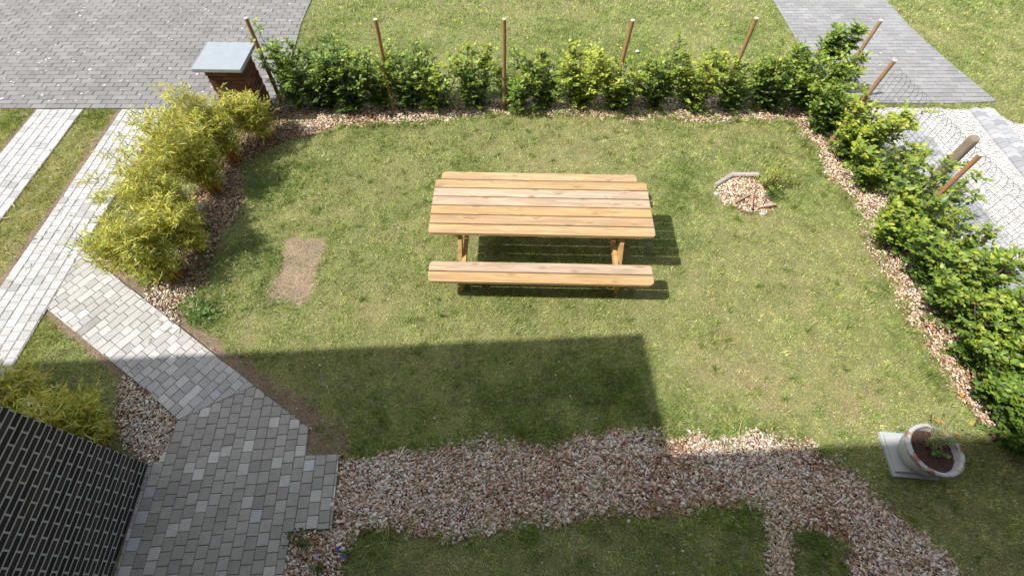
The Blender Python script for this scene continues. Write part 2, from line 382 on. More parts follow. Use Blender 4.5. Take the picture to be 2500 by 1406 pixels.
# ------------------------------------------------------------------ brick and paver surfaces
def clip_rect(poly, u0, u1, v0, v1):
    for ax, lim, sgn in ((0, u0, 1), (0, u1, -1), (1, v0, 1), (1, v1, -1)):
        res = []; n = len(poly)
        for i in range(n):
            a = poly[i]; b = poly[(i + 1) % n]
            da = (a[ax] - lim) * sgn; db = (b[ax] - lim) * sgn
            if da >= 0: res.append(a)
            if (da >= 0) != (db >= 0):
                t = da / (da - db); res.append((a[0] + (b[0] - a[0]) * t, a[1] + (b[1] - a[1]) * t))
        poly = res
        if len(poly) < 3: return []
    return poly
def area(p): return .5 * sum(p[i][0] * p[(i + 1) % len(p)][1] - p[(i + 1) % len(p)][0] * p[i][1] for i in range(len(p)))
def clean(p):
    q = []
    for a in p:
        if not q or math.hypot(a[0] - q[-1][0], a[1] - q[-1][1]) > .006: q.append(a)
    if len(q) > 2 and math.hypot(q[0][0] - q[-1][0], q[0][1] - q[-1][1]) < .006: q.pop()
    return q
def inset(p, d):
    n = len(p); res = []
    for i in range(n):
        a = p[i - 1]; b = p[i]; c = p[(i + 1) % n]
        e1 = (b[0] - a[0], b[1] - a[1]); e2 = (c[0] - b[0], c[1] - b[1])
        l1 = math.hypot(*e1) + 1e-9; l2 = math.hypot(*e2) + 1e-9
        n1 = (-e1[1] / l1, e1[0] / l1); n2 = (-e2[1] / l2, e2[0] / l2)
        k = 1 + n1[0] * n2[0] + n1[1] * n2[1]; k = max(k, .35)
        res.append((b[0] + d * (n1[0] + n2[0]) / k, b[1] + d * (n1[1] + n2[1]) / k))
    return res
def add_block(mb, poly, ang, top, gap, ch, colr, corner=0.0):
    if area(poly) < 0: poly = poly[::-1]
    poly = clean(poly)
    if len(poly) < 3 or area(poly) < .0004: return
    a = inset(poly, gap / 2)
    if corner and len(a) == 4:
        q = []
        for i in range(4):
            p0 = a[i - 1]; p1 = a[i]; p2 = a[(i + 1) % 4]
            l0 = math.hypot(p0[0] - p1[0], p0[1] - p1[1]); l2 = math.hypot(p2[0] - p1[0], p2[1] - p1[1])
            cc = corner * random.uniform(.6, 1.3); c0 = min(cc / l0, .3); c2 = min(cc / l2, .3)
            e0 = (p1[0] + (p0[0] - p1[0]) * c0, p1[1] + (p0[1] - p1[1]) * c0); e2 = (p1[0] + (p2[0] - p1[0]) * c2, p1[1] + (p2[1] - p1[1]) * c2)
            q += [e0, ((p1[0] + e0[0] + e2[0]) / 3 * .6 + .4 * p1[0] * 1 / 1 if False else (e0[0] + e2[0]) * .25 + p1[0] * .5, (e0[1] + e2[1]) * .25 + p1[1] * .5), e2]
        a = q
    if area(a) < .0003: return
    b = inset(a, ch)
    if area(b) < .0002: return
    ca, sa = math.cos(ang), math.sin(ang); R = lambda p, z: (p[0] * ca - p[1] * sa, p[0] * sa + p[1] * ca, z)
    n = len(a); tz = top + random.uniform(-.0018, .0018); tx = random.uniform(-.02, .02); ty = random.uniform(-.02, .02)
    cx = sum(p[0] for p in a) / n; cy = sum(p[1] for p in a) / n
    zt = lambda p, o: tz + o + (p[0] - cx) * tx + (p[1] - cy) * ty
    vs = [R(p, top - .03) for p in a] + [R(p, zt(p, -ch * .8)) for p in a] + [R(p, zt(p, 0)) for p in b]
    fs = []
    for i in range(n):
        j = (i + 1) % n
        fs += [(i, j, n + j, n + i), (n + i, n + j, 2 * n + j, 2 * n + i)]
    fs.append(tuple(range(2 * n, 3 * n)))
    mb.add(vs, fs, colr)
def paving(name, poly, ang, bu, bv, gap, ch, mat, palette, top=.024, corner=0.0, origin=(0, 0), jitter=0.0, doubles=0.0, joint=(.16, .14, .11), zigzag=False, stagger=.5):
    """rows run along u (direction ang), bu long, bv wide"""
    ca, sa = math.cos(-ang), math.sin(-ang)
    loc = [(x * ca - y * sa, x * sa + y * ca) for x, y in poly]
    o = (origin[0] * ca - origin[1] * sa, origin[0] * sa + origin[1] * ca)
    if area(loc) < 0: loc = loc[::-1]
    u0 = min(p[0] for p in loc); u1 = max(p[0] for p in loc); v0 = min(p[1] for p in loc); v1 = max(p[1] for p in loc)
    mb = MB()
    r0 = math.floor((v0 - o[1]) / bv) - 1; r1 = math.ceil((v1 - o[1]) / bv) + 1
    for r in range(r0, r1):
        va = o[1] + r * bv; vb = va + bv
        row = clip_rect(loc, u0 - 1, u1 + 1, va, vb)
        if not row: continue
        ua = min(p[0] for p in row); ub = max(p[0] for p in row)
        off = o[0] + (r % 2) * bu * stagger + (random.uniform(-jitter, jitter) * bu)
        k = math.floor((ua - off) / bu) - 1
        u = off + k * bu
        while u < ub:
            L = bu * (2 if random.random() < doubles else 1) * (1 + random.uniform(-.5, .5) * jitter)
            piece = clip_rect(row, u, u + L, va, vb)
            if piece:
                add_block(mb, piece, ang, top, gap, ch, palette(), corner)
            u += L
    ob = mb.build(name, mat)
    # joint bed: same object, second material
    me = ob.data
    import bmesh
    bm = bmesh.new(); bm.from_mesh(me); lay = bm.verts.layers.float_color.get('Col')
    vs = []
    for x, y in poly:
        v = bm.verts.new((x, y, top - .009)); v[lay] = (*joint, 1); vs.append(v)
    f = bm.faces.new(vs); f.normal_update()
    if f.normal.z < 0: f.normal_flip()
    f.material_index = 1
    bmesh.ops.triangulate(bm, faces=[f])
    bm.to_mesh(me); bm.free(); me.materials.append(M_joint)
    tag(ob, kind='structure')
    return ob
def pal(*items):
    ws = [i[0] for i in items]
    def f():
        c = random.choices(items, ws)[0][1]; k = random.uniform(.92, 1.08)
        return tuple(v * k for v in c)
    return f
P_road = pal((6, (.238, .233, .229)), (3, (.25, .244, .238)), (2, (.222, .218, .213)), (.5, (.268, .26, .253)))
P_cob = pal((7, (.53, .53, .525)), (4, (.485, .485, .48)), (2, (.43, .43, .425)), (1.0, (.37, .37, .365)), (.03, (.47, .39, .37)))
P_path = pal((6, (.46, .45, .43)), (4, (.415, .405, .385)), (3, (.52, .51, .485)), (1.4, (.60, .59, .565)), (.25, (.46, .47, .49)), (.4, (.41, .39, .365)), (.5, (.33, .325, .31)))
P_patio = pal((7, (.385, .37, .33)), (4, (.345, .332, .298)), (3, (.425, .41, .37)), (1.5, (.56, .545, .50)), (.22, (.48, .485, .51)), (.3, (.335, .305, .29)), (.8, (.335, .32, .29)))
P_lane = pal((6, (.305, .307, .31)), (3, (.325, .327, .33)), (2, (.285, .287, .29)))
paving('brick_road', road, 0, .245, .1146, .008, .004, M_road, P_road, joint=(.13, .125, .115), top=.022, origin=(0, 6.80 + .0))
paving('cobble_track', track_r, math.radians(90), .119, .1235, .008, .007, M_cobble, P_cob, corner=.014, jitter=.16, origin=(-5.59, 0), joint=(.36, .35, .33), doubles=.02)
paving('cobble_track', track_l, math.radians(90), .119, .127, .008, .007, M_cobble, P_cob, corner=.014, jitter=.16, origin=(-6.95, 0), joint=(.36, .35, .33), doubles=.02)
a_d = math.atan2(2.01 - 3.885, -2.79 + 5.585)
paving('garden_path', diag, a_d + math.pi / 2, .118, .108, .005, .004, M_paver, P_path, jitter=.35, doubles=.14, origin=(-2.79, 2.01), joint=(.2, .19, .16))
paving('paved_terrace', patio, math.radians(94), .114, .1085, .005, .004, M_paver, P_patio, jitter=.12, doubles=.015, origin=(-2.06, 1.26), joint=(.12, .115, .10))
paving('paved_lane', lane, 0, .21, .105, .010, .004, M_road, P_lane, joint=(.15, .15, .145), top=.022, origin=(0, 7.0))

def zigzag(name, poly, origin, palette):
    mb = MB(); x0 = min(p[0] for p in poly); x1 = max(p[0] for p in poly); y0 = min(p[1] for p in poly); y1 = max(p[1] for p in poly)
    wd = .2; hh = .105; d = .03
    nx = int(round((x1 - x0) / wd)) + 1
    for j in range(int((y1 - y0) / hh) + 1):
        for i in range(-1, nx + 1):
            cx = origin[0] + i * wd; cy = y1 - (j + 1) * hh
            if not inpoly(np.array([cx + wd / 2]), np.array([cy]), poly)[0]: continue
            p = [(0, 0), (wd * .22, 0), (wd * .36, d), (wd * .64, d), (wd * .78, 0), (wd, 0), (wd, hh - .0), (wd * .78, hh), (wd * .64, hh + d), (wd * .36, hh + d), (wd * .22, hh), (0, hh)]
            p = [(a + cx, b + cy) for a, b in p]
            cl = palette(); n = len(p); q = [(cx + wd / 2 + (a - cx - wd / 2) * .975, cy + hh / 2 + (b - cy - hh / 2) * .95) for a, b in p]
            vs = [(a, b, .0) for a, b in q] + [(a, b, .034) for a, b in q]
            fs = [(k, (k + 1) % n, n + (k + 1) % n, n + k) for k in range(n)] + [tuple(range(n, 2 * n))]
            mb.add(vs, fs, cl)
    o = mb.build(name, M_cobble); tag(o, kind='structure')
P_z = pal((5, (.42, .43, .45)), (3, (.46, .47, .485)), (3, (.34, .35, .365)))
zigzag('wheel_track', strip1, (6.2, 0), P_z)
zigzag('wheel_track', strip2, (7.55, 0), P_z)

# ------------------------------------------------------------------ scattered stuff helper
def scatter_region(poly, n_per_m2, seed, ymax=99):
    rng = np.random.default_rng(seed)
    xs = [p[0] for p in poly]; ys = [p[1] for p in poly]
    x0, x1, y0, y1 = min(xs), max(xs), max(min(ys), -1.0), min(max(ys), ymax)
    n = int((x1 - x0) * (y1 - y0) * n_per_m2)
    x = rng.uniform(x0, x1, n); y = rng.uniform(y0, y1, n)
    return x, y
BOXV = np.array([[sx, sy, sz] for sx in (-.5, .5) for sy in (-.5, .5) for sz in (-.5, .5)])
BOXF = np.array([(0, 1, 3, 2), (4, 6, 7, 5), (0, 4, 5, 1), (2, 3, 7, 6), (0, 2, 6, 4), (1, 5, 7, 3)])
def rot_mats(rz, tilt, ta):
    """Rz(ta) * Ry(tilt) * Rz(rz-ta)"""
    n = len(rz)
    def Rz(a):
        m = np.zeros((n, 3, 3)); c, s = np.cos(a), np.sin(a); m[:, 0, 0] = c; m[:, 0, 1] = -s; m[:, 1, 0] = s; m[:, 1, 1] = c; m[:, 2, 2] = 1; return m
    def Ry(a):
        m = np.zeros((n, 3, 3)); c, s = np.cos(a), np.sin(a); m[:, 0, 0] = c; m[:, 0, 2] = s; m[:, 2, 0] = -s; m[:, 2, 2] = c; m[:, 1, 1] = 1; return m
    return Rz(ta) @ Ry(tilt) @ Rz(rz - ta)
def boxes(x, y, z, l, wd, h, rz, tilt, ta, cols):
    n = len(x); R = rot_mats(rz, tilt, ta)
    S = np.stack([l, wd, h], 1)
    V = BOXV[None] * S[:, None, :]
    # make the chips irregular
    V = V + (RNG.random(V.shape) - .5) * S[:, None, :] * np.array([.35, .35, .0])
    V = np.einsum('nij,nkj->nki', R, V) + np.stack([x, y, z], 1)[:, None, :]
    F = BOXF[None] + (np.arange(n) * 8)[:, None, None]
    return V.reshape(-1, 3), F.reshape(-1, 4), np.repeat(cols, 8, 0)

# ------------------------------------------------------------------ wood chips
CH = np.array([(.52, .39, .30), (.60, .48, .38), (.64, .57, .50), (.50, .46, .42), (.36, .24, .17), (.24, .13, .09), (.42, .29, .20), (.66, .62, .57), (.33, .20, .15)])
CHW = np.array([3.8, 3.8, 2.4, 1.7, 1.9, 1.7, 2.4, 1.1, 1.4]); CHW = CHW / CHW.sum()
def make_chips():
    X = []; Y = []; K = []
    dens = {0: 6600, 1: 4600, 2: 4600, 3: 3000, 4: 2300, 5: 2600, 6: 3200, 7: 4200}
    for i, p in enumerate(CHIPS):
        x, y = scatter_region(p, dens[i], 100 + i)
        wx, wy = warp(x, y); wx = wx + RNG.normal(0, .03, len(x)); wy = wy + RNG.normal(0, .03, len(x))
        k = inpoly(wx, wy, p)
        for hp in (diag, patio, house_poly, gravel, track_r, road): k &= ~inpoly(x, y, hp)
        k &= ~inpoly(wx, wy, grass_island)
        patch = fbm(x * 3, y * 3, 71)
        k &= (patch > .22) | (RNG.random(len(x)) < .5)
        k &= (RNG.random(len(x)) < .55) | (i != 1)
        x, y = x[k], y[k]; X.append(x); Y.append(y); K.append(np.full(len(x), i))
    x = np.concatenate(X); y = np.concatenate(Y); kk = np.concatenate(K); n = len(x)
    # stray chips on the lawn
    sx = RNG.uniform(-3, 5.2, 900); sy = RNG.uniform(.2, 6.6, 900)
    dd = distpoly(sx, sy, chip_main[:26]); keep = RNG.random(900) < np.clip(np.exp(-dd / .5) + .12, 0, 1)
    h, c, s = region_masks(sx, sy); keep &= ~h & ~c
    sx, sy = sx[keep], sy[keep]
    x = np.concatenate([x, sx]); y = np.concatenate([y, sy]); stray = np.concatenate([np.zeros(n, bool), np.ones(len(sx), bool)]); n = len(x)
    kk = np.concatenate([kk, np.full(len(sx), 9)])
    l = RNG.gamma(3.6, .0050, n) + .006; wd = np.clip(l * RNG.uniform(.25, .95, n), .006, .024); h = RNG.uniform(.002, .006, n)
    long = RNG.random(n) < .02; l[long] *= 2.3; wd[long] *= .7
    idx = RNG.choice(len(CH), n, p=CHW)
    drift = fbm(x * 2.3, y * 2.3, 75)
    pale = (RNG.random(n) < (drift - .4) * 1.6); idx[pale] = RNG.choice([1, 2, 3, 7], pale.sum())
    dk = (RNG.random(n) < (.42 - drift) * 2.2); idx[dk] = RNG.choice([4, 5, 8], dk.sum())
    col = CH[idx] * RNG.uniform(.8, 1.12, n)[:, None]
    col = np.clip(col * np.array([1.20, 1.20, 1.15]), 0, .82)
    mulch_shade = (kk == 4); col[mulch_shade] = col[mulch_shade] * np.array([.70, .62, .55])  # bamboo bed: dark brown mulch, with the shade there put into the colour
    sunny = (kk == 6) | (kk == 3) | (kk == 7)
    col[sunny] = col[sunny] * np.array([1.16, 1.12, 1.04])  # sunlight put into the chip colour of the sunlit beds
    col[stray] = np.array([.62, .58, .5]) * RNG.uniform(.8, 1.1, stray.sum())[:, None]
    tilt = RNG.normal(0, .24, n); z = ground_z(x, y) + RNG.uniform(.002, .02, n); tilt[stray] *= .4; z[stray] += .015
    l[stray] = np.clip(l[stray] * .7, .007, .022); wd[stray] *= .55
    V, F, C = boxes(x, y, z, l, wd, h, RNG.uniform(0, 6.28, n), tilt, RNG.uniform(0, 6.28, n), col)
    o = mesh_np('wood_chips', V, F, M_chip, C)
    tag(o, 'pale pink and brown bark chips spread over the beds and the shady path', 'wood chips', kind='stuff')
make_chips()

# white gravel
def make_gravel():
    x, y = scatter_region(gravel, 1500, 140)
    k = inpoly(x, y, gravel) & ~inpoly(x, y, strip1) & ~inpoly(x, y, strip2) & (y > 1.5) & (x < 9.8)
    x, y = x[k], y[k]; n = len(x)
    s = RNG.uniform(.012, .032, n)
    octv = np.array([(1, 0, 0), (0, 1, 0), (-1, 0, 0), (0, -1, 0), (0, 0, .6), (0, 0, -.6)]) * .5
    V = octv[None] * s[:, None, None] * RNG.uniform(.7, 1.3, (n, 6, 1))
    R = rot_mats(RNG.uniform(0, 6.28, n), RNG.normal(0, .3, n), RNG.uniform(0, 6.28, n))
    V = np.einsum('nij,nkj->nki', R, V) + np.stack([x, y, RNG.uniform(.004, .018, n)], 1)[:, None, :]
    fo = np.array([(0, 1, 4), (1, 2, 4), (2, 3, 4), (3, 0, 4), (1, 0, 5), (2, 1, 5), (3, 2, 5), (0, 3, 5)])
    F = fo[None] + (np.arange(n) * 6)[:, None, None]
    c = np.array([.70, .695, .68]) * RNG.uniform(.82, 1.08, n)[:, None]
    o = mesh_np('white_gravel', V.reshape(-1, 3), F.reshape(-1, 3), M_stone, np.repeat(c, 6, 0))
    tag(o, 'bright white stone chippings between the grey wheel tracks', 'gravel', kind='stuff')
make_gravel()

# ------------------------------------------------------------------ grass
def make_grass():
    view = GP([(-260, -80), (2760, -80)]) + GP([(2760, 1500), (-260, 1500)])
    bands = [(-.3, 2.8, 9600, 1.0), (2.8, 5.2, 7800, 1.12), (5.2, 7.4, 6000, 1.3), (7.4, 9.6, 4600, 1.5), (9.6, 12.0, 2400, 2.0)]
    xs = []; ys = []; ws = []
    for y0, y1, dn, wk in bands:
        n = int(21.4 * (y1 - y0) * dn); x = RNG.uniform(-9.8, 11.6, n); y = RNG.uniform(y0, y1, n)
        k = np.abs(x) < (y * .93 + 4.75)          # roughly the seen trapezoid plus a margin
        xs.append(x[k]); ys.append(y[k]); ws.append(np.full(k.sum(), wk))
    x = np.concatenate(xs); y = np.concatenate(ys); wk = np.concatenate(ws)
    hard, chips, soil = region_masks(x, y, True)
    L = lush(x, y)
    n = len(x); r = RNG.random(n)
    mid = inpoly(x, y, chip_mid)
    keep = ~hard & (~chips | (r < .015) | (mid & (r < .30)) | (inpoly(x, y, chip_bamboo) & (r < .22))) & (~soil | (r < .14))
    jx, jy = warp(x, y, .09); keep &= ~inpoly(jx + RNG.normal(0, .03, n), jy + RNG.normal(0, .03, n), soil_corner) | (r < .34)
    keep &= (L + (fbm(x * 12, y * 12, 35) - .5) * 1.6 > -.60) | (r < .55)
    clump = fbm(x * 13, y * 13, 61, 3); keep &= (clump > .36) | (r < .62)
    dr = distpoly(x, y, diag_edge_r) + (fbm(x * 5, y * 5, 44) - .5) * .12
    dl = distpoly(x, y, diag_edge_l) + (fbm(x * 5, y * 5, 45) - .5) * .10
    d3 = np.minimum(np.abs(x + 6.36), np.abs(x + 7.74)) + (fbm(x * 6, y * 6, 46) - .5) * .06 + (y > 6.8) * 9
    keep &= ((dr > .11) | (r < .12)) & ((dl > .08) | (r < .15)) & ((d3 > .06) | (r < .12))
    x, y, wk, L, clump = x[keep], y[keep], wk[keep], L[keep], clump[keep]; n = len(x)
    # tufts that the mower missed
    nt_ = 620; tx = RNG.uniform(-3.2, 5.0, nt_); ty = RNG.uniform(.3, 6.6, nt_)
    th, tc_, ts = region_masks(tx, ty); tk = ~th & ~ts & (~tc_ | (RNG.random(nt_) < .25)); tx, ty = tx[tk], ty[tk]; m = 30
    edge = GP([(850, 1325), (880, 1296), (1010, 1296), (1100, 1316), (1180, 1304), (1300, 1282), (1450, 1274), (1600, 1258), (1760, 1244), (1830, 1230), (1868, 1262), (1885, 1340)]), GP([(840, 1108), (950, 1092), (1130, 1076), (1330, 1082), (1500, 1046), (1640, 1064), (1830, 1048), (1990, 1084), (2130, 1190), (2290, 1336)]), GP([(1935, 1310), (1990, 1290), (2045, 1330), (2080, 1400)]), GP([(800, 316), (1060, 300), (1300, 275), (1620, 288), (1940, 300), (1955, 335), (2010, 425), (2095, 520), (2165, 670), (2235, 800), (2320, 950)])
    for line in edge:
        for (ax0, ay0), (bx0, by0) in zip(line[:-1], line[1:]):
            k_ = int(math.hypot(bx0 - ax0, by0 - ay0) / .045); tt = RNG.random(k_)
            tx = np.concatenate([tx, ax0 + (bx0 - ax0) * tt + RNG.normal(0, .045, k_)]); ty = np.concatenate([ty, ay0 + (by0 - ay0) * tt + RNG.normal(0, .045, k_)])
    bx = np.repeat(tx, m) + RNG.normal(0, .022, len(tx) * m); by = np.repeat(ty, m) + RNG.normal(0, .022, len(tx) * m)
    n0 = len(x); x = np.concatenate([x, bx]); y = np.concatenate([y, by]); wk = np.concatenate([wk, np.full(len(bx), 1.1)])
    L = np.concatenate([L, np.repeat(RNG.uniform(-.3, .75, len(tx)), m)]); clump = np.concatenate([clump, np.full(len(bx), .95)]); n = len(x)
    far = y > 7.2
    Lf = np.clip(L, -.8, 1.3)
    ln = (.027 + .019 * np.clip(Lf, -.5, 1.3)) * RNG.uniform(.6, 1.5, n) * (1 + 1.3 * (clump - .5)) * np.sqrt(wk)
    longb = (RNG.random(n) < .012); ln[longb] *= 2.0
    wd = RNG.uniform(.0026, .0052, n) * wk
    az = RNG.uniform(0, 6.28, n) * .8 + vnoise(x * 8, y * 8, 63) * 11
    tilt = np.clip(RNG.normal(.85, .35, n) - .25 * np.clip(Lf, 0, 1), .05, 1.5); ln[n0:] *= 1.25
    ax, ay = np.cos(az), np.sin(az)
    base = np.stack([x, y, ground_z(x, y) - .002], 1)
    side = np.stack([-ay, ax, np.zeros(n)], 1) * wd[:, None]
    tip = base + np.stack([ax * np.sin(tilt), ay * np.sin(tilt), np.cos(tilt)], 1) * ln[:, None]
    V = np.stack([base - side, base + side, tip], 1).reshape(-1, 3)
    green = np.array([.265, .365, .090]); olive = np.array([.47, .485, .155]); straw = np.array([.70, .63, .34]); deep = np.array([.11, .22, .035])
    t = np.clip(.5 - .55 * Lf + RNG.normal(0, .30, n), 0, 1)[:, None]
    col = green * (1 - t) + olive * t
    dry = RNG.random(n) < np.clip(.22 - .34 * Lf, .05, .6); col[dry] = straw * RNG.uniform(.7, 1.15, dry.sum())[:, None]
    dp = RNG.random(n) < np.clip(.10 + .45 * Lf, .02, .65); col[dp] = (deep * .6 + green * .4)
    far_t = far & ~dry; col[far_t] = col[far_t] * np.array([.93, 1.0, .93])
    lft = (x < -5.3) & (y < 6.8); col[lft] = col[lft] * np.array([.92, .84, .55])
    col = col * (RNG.uniform(.72, 1.22, n) * (.78 + .48 * vnoise(x * 22, y * 22, 77)) * (.85 + .3 * vnoise(x * 6, y * 6, 78)))[:, None]
    o = mesh_np('lawn_grass', V, np.arange(3 * n).reshape(-1, 3), M_grass, np.repeat(col, 3, 0))
    tag(o, 'short patchy green and straw coloured mown grass of the lawns', 'grass', kind='stuff')
    print('grass blades', n)
make_grass()

# petals fallen on the brick road
def make_litter():
    n = 520; x = RNG.uniform(-9.9, -4.1, n); y = RNG.uniform(6.95, 10.6, n)
    x2 = RNG.uniform(5.5, 7.6, 70); y2 = RNG.uniform(7.0, 10.4, 70)
    x = np.concatenate([x, x2]); y = np.concatenate([y, y2]); n = len(x)
    k = 6; a = np.linspace(0, 6.28, k, endpoint=False)[None] + RNG.uniform(0, 6, n)[:, None]
    s = RNG.gamma(3, .0040, n)[:, None] + .004; rr = s * RNG.uniform(.6, 1.1, (n, k)) * .9
    V = np.stack([x[:, None] + np.cos(a) * rr * 1.25, y[:, None] + np.sin(a) * rr, np.full((n, k), .0265) + RNG.uniform(0, .003, (n, k))], -1).reshape(-1, 3)
    c = np.array([.62, .61, .57]) * RNG.uniform(.75, 1.2, n)[:, None]
    o = mesh_np('fallen_petals', V, np.arange(n * k).reshape(-1, k), M_petal, np.repeat(c, k, 0))
    tag(o, 'tiny whitish petals and flecks strewn over the grey road bricks', 'petals', kind='stuff')
make_litter()

def make_dead_leaves():
    xs = []; ys = []
    for px, py, n, sd in [(430, 600, 120, .55), (560, 400, 110, .5), (480, 480, 120, .7), (330, 470, 110, .6), (200, 380, 90, .6), (90, 560, 60, .5), (300, 980, 60, .4), (430, 760, 50, .3), (700, 320, 50, .35), (520, 700, 50, .3)]:
        cx, cy = G(px, py); xs.append(RNG.normal(cx, sd * .6, n)); ys.append(RNG.normal(cy, sd, n))
    x = np.concatenate(xs); y = np.concatenate(ys); k = (y < 6.7) & ~inpoly(x, y, house_poly) & (~inpoly(x, y, diag) | (RNG.random(len(x)) < .25)); x, y = x[k], y[k]; n = len(x)
    V, F, C = boxes(x, y, np.full(n, .030) + RNG.uniform(0, .012, n), RNG.uniform(.03, .09, n), RNG.uniform(.004, .010, n), np.full(n, .0012), RNG.uniform(0, 6.28, n), RNG.normal(0, .12, n), RNG.uniform(0, 6.28, n), np.array([.62, .54, .34]) * RNG.uniform(.6, 1.2, n)[:, None])
    o = mesh_np('dead_leaves', V, F, M_petal, C); tag(o, 'dry straw coloured bamboo leaves fallen on the turf and cobbles', 'fallen leaves', kind='stuff')
make_dead_leaves()

# ------------------------------------------------------------------ house
def bricks(mb, L, H, course, blen, rgb, outdir, face, t=.10, joint=.0155, pr=.0022, y0=0.0, core=True):
    """bricks on the plane; face(u, z, d) -> xyz with d outwards"""
    nr = int(H / course)
    for r in range(nr):
        z0 = y0 + r * course + joint / 2; z1 = y0 + (r + 1) * course - joint / 2
        off = -(blen / 2 if r % 2 else 0)
        k = 0
        while off + k * blen < L:
            a = max(off + k * blen + joint / 2, 0); b = min(off + (k + 1) * blen - joint / 2, L)
            k += 1
            if b - a < .02: continue
            kq = random.uniform(.75, 1.3); c = tuple(v * kq for v in rgb()); d = pr + random.uniform(-.0006, .0012)
            P = [face(a, z0, -.02), face(b, z0, -.02), face(b, z1, -.02), face(a, z1, -.02), face(a, z0, d), face(b, z0, d), face(b, z1, d), face(a, z1, d)]
            mb.add(P, [(4, 5, 6, 7), (0, 1, 5, 4), (1, 2, 6, 5), (2, 3, 7, 6), (3, 0, 4, 7)], c)
HY = math.radians(3.0)
house = tag(empty('brick_house', (-3.63, 1.184, 0), HY), 'dark brick house whose mortared side wall rises beside the paved terrace', 'house')
mb = MB()
mb.box((-5, -5, 3.56), (10, 10, 7.12), (.44, .43, .395))                       # wing core (mortar)
mb.box((3.2, -6.63, 4.27), (26.4, 10, 8.54), (.10, .095, .09))                 # main block behind the camera
mb.build('wall_core', M_mortar, house)
blk = pal((6, (.034, .030, .029)), (3, (.044, .038, .036)), (1, (.026, .024, .025)), (.05, (.08, .03, .025)))
mb = MB()
bricks(mb, 1.42, 7.08, .0565, .2165, blk, None, lambda u, z, d: (d, -u, z))
bricks(mb, 3.0, 7.08, .0565, .2165, blk, None, lambda u, z, d: (-u, d, z))
mb.build('wall', M_brick, house)
mb = MB(); mb.box((-5, -4.95, 7.15), (10.06, 10.12, .06), (.30, .30, .31)); mb.box((-5, -4.95, 7.195), (9.9, 9.98, .03), (.12, .12, .12)); mb.build('roof', M_cap, house)
mb = MB(); mb.box((3.2, -6.54, 8.58), (26.5, 10.1, .08), (.30, .30, .31)); mb.build('roof', M_cap, house)
# window behind the viewer
mb = MB()
for dx in (-.62, .62): mb.box((3.7 + dx, -1.61, 4.6), (.06, .05, 1.5), (.85, .85, .85))
for dz in (-.75, .75): mb.box((3.7, -1.61, 4.6 + dz), (1.30, .05, .06), (.85, .85, .85))
wfr = mb.build('window', M_cap, house)

# ------------------------------------------------------------------ brick pillar with slab
px0, px1, py0, py1 = -4.42, -3.875, 6.46, 6.94
cxp, cyp = (px0 + px1) / 2, (py0 + py1) / 2
pil = tag(empty('gate_pillar', (cxp, cyp, 0), math.radians(-1)), 'red brown brick pillar capped with a blue grey stone slab behind the bamboo', 'pillar')
W, D = px1 - px0, py1 - py0
mb = MB(); mb.box((0, 0, .47), (W - .03, D - .03, .94), (.22, .17, .14)); mb.build('mortar_core', M_mortar, pil)
red = pal((5, (.16, .062, .045)), (3, (.20, .08, .055)), (2, (.12, .05, .04)), (1, (.24, .11, .075)))
mb = MB()
hw, hd = W / 2 - .008, D / 2 - .008
bricks(mb, W - .016, .94, .0625, .22, red, None, lambda u, z, d: (-hw + u, -hd - d, z), pr=.004)
bricks(mb, W - .016, .94, .0625, .22, red, None, lambda u, z, d: (hw - u, hd + d, z), pr=.004)
bricks(mb, D - .016, .94, .0625, .22, red, None, lambda u, z, d: (hw + d, -hd + u, z), pr=.004)
bricks(mb, D - .016, .94, .0625, .22, red, None, lambda u, z, d: (-hw - d, hd - u, z), pr=.004)
mb.build('brickwork', M_brick, pil)
mb = MB(); mb.box((0, .0, .97), (.71, .69, .055), (.32, .36, .395)); mb.build('cap_slab', M_cap, pil, bevel=.006)

# ------------------------------------------------------------------ picnic table
T = tag(empty('picnic_table', (.397, 3.965, 0), math.radians(-1.4)), 'honey coloured pine picnic table with two attached benches on the lawn', 'picnic table')
LEN = 2.61
def plank(mb, cx, cy, z, L, Wd, th, col, cf=0.0, cb=0.0):
    """board along x with rounded corners at the front (-y) or back (+y) side"""
    def arc(px, py, r, a0):
        return [(px + r * math.cos(a0 + i * math.pi / 12), py + r * math.sin(a0 + i * math.pi / 12)) for i in range(7)]
    x0, x1, y0, y1 = cx - L / 2, cx + L / 2, cy - Wd / 2, cy + Wd / 2
    p = []
    p += arc(x1 - cf, y0 + cf, cf, -math.pi / 2) if cf else [(x1, y0)]
    p += arc(x1 - cb, y1 - cb, cb, 0) if cb else [(x1, y1)]
    p += arc(x0 + cb, y1 - cb, cb, math.pi / 2) if cb else [(x0, y1)]
    p += arc(x0 + cf, y0 + cf, cf, math.pi) if cf else [(x0, y0)]
    ch = .005; n = len(p)
    q = inset(p, ch)
    vs = [(a, b, z - th) for a, b in p] + [(a, b, z - ch) for a, b in p] + [(a, b, z) for a, b in q]
    fs = [tuple(range(n - 1, -1, -1)), tuple(range(2 * n, 3 * n))]
    for i in range(n):
        j = (i + 1) % n; fs += [(i, j, n + j, n + i), (n + i, n + j, 2 * n + j, 2 * n + i)]
    mb.add(vs, fs, col)
mb = MB(); pw = .1385; pg = .0065
wood = [(.56, .395, .215), (.50, .35, .205), (.56, .385, .195), (.53, .405, .29), (.56, .44, .325), (.53, .37, .20)]
for i in range(6):
    cy = -.432 + (i + .5) * (.864 / 6)
    plank(mb, random.uniform(-.003, .003), cy, .762, LEN, .1305, .042, wood[i], cf=.035 if i == 0 else 0, cb=.035 if i == 5 else 0)
mb.build('tabletop', M_pine, T)
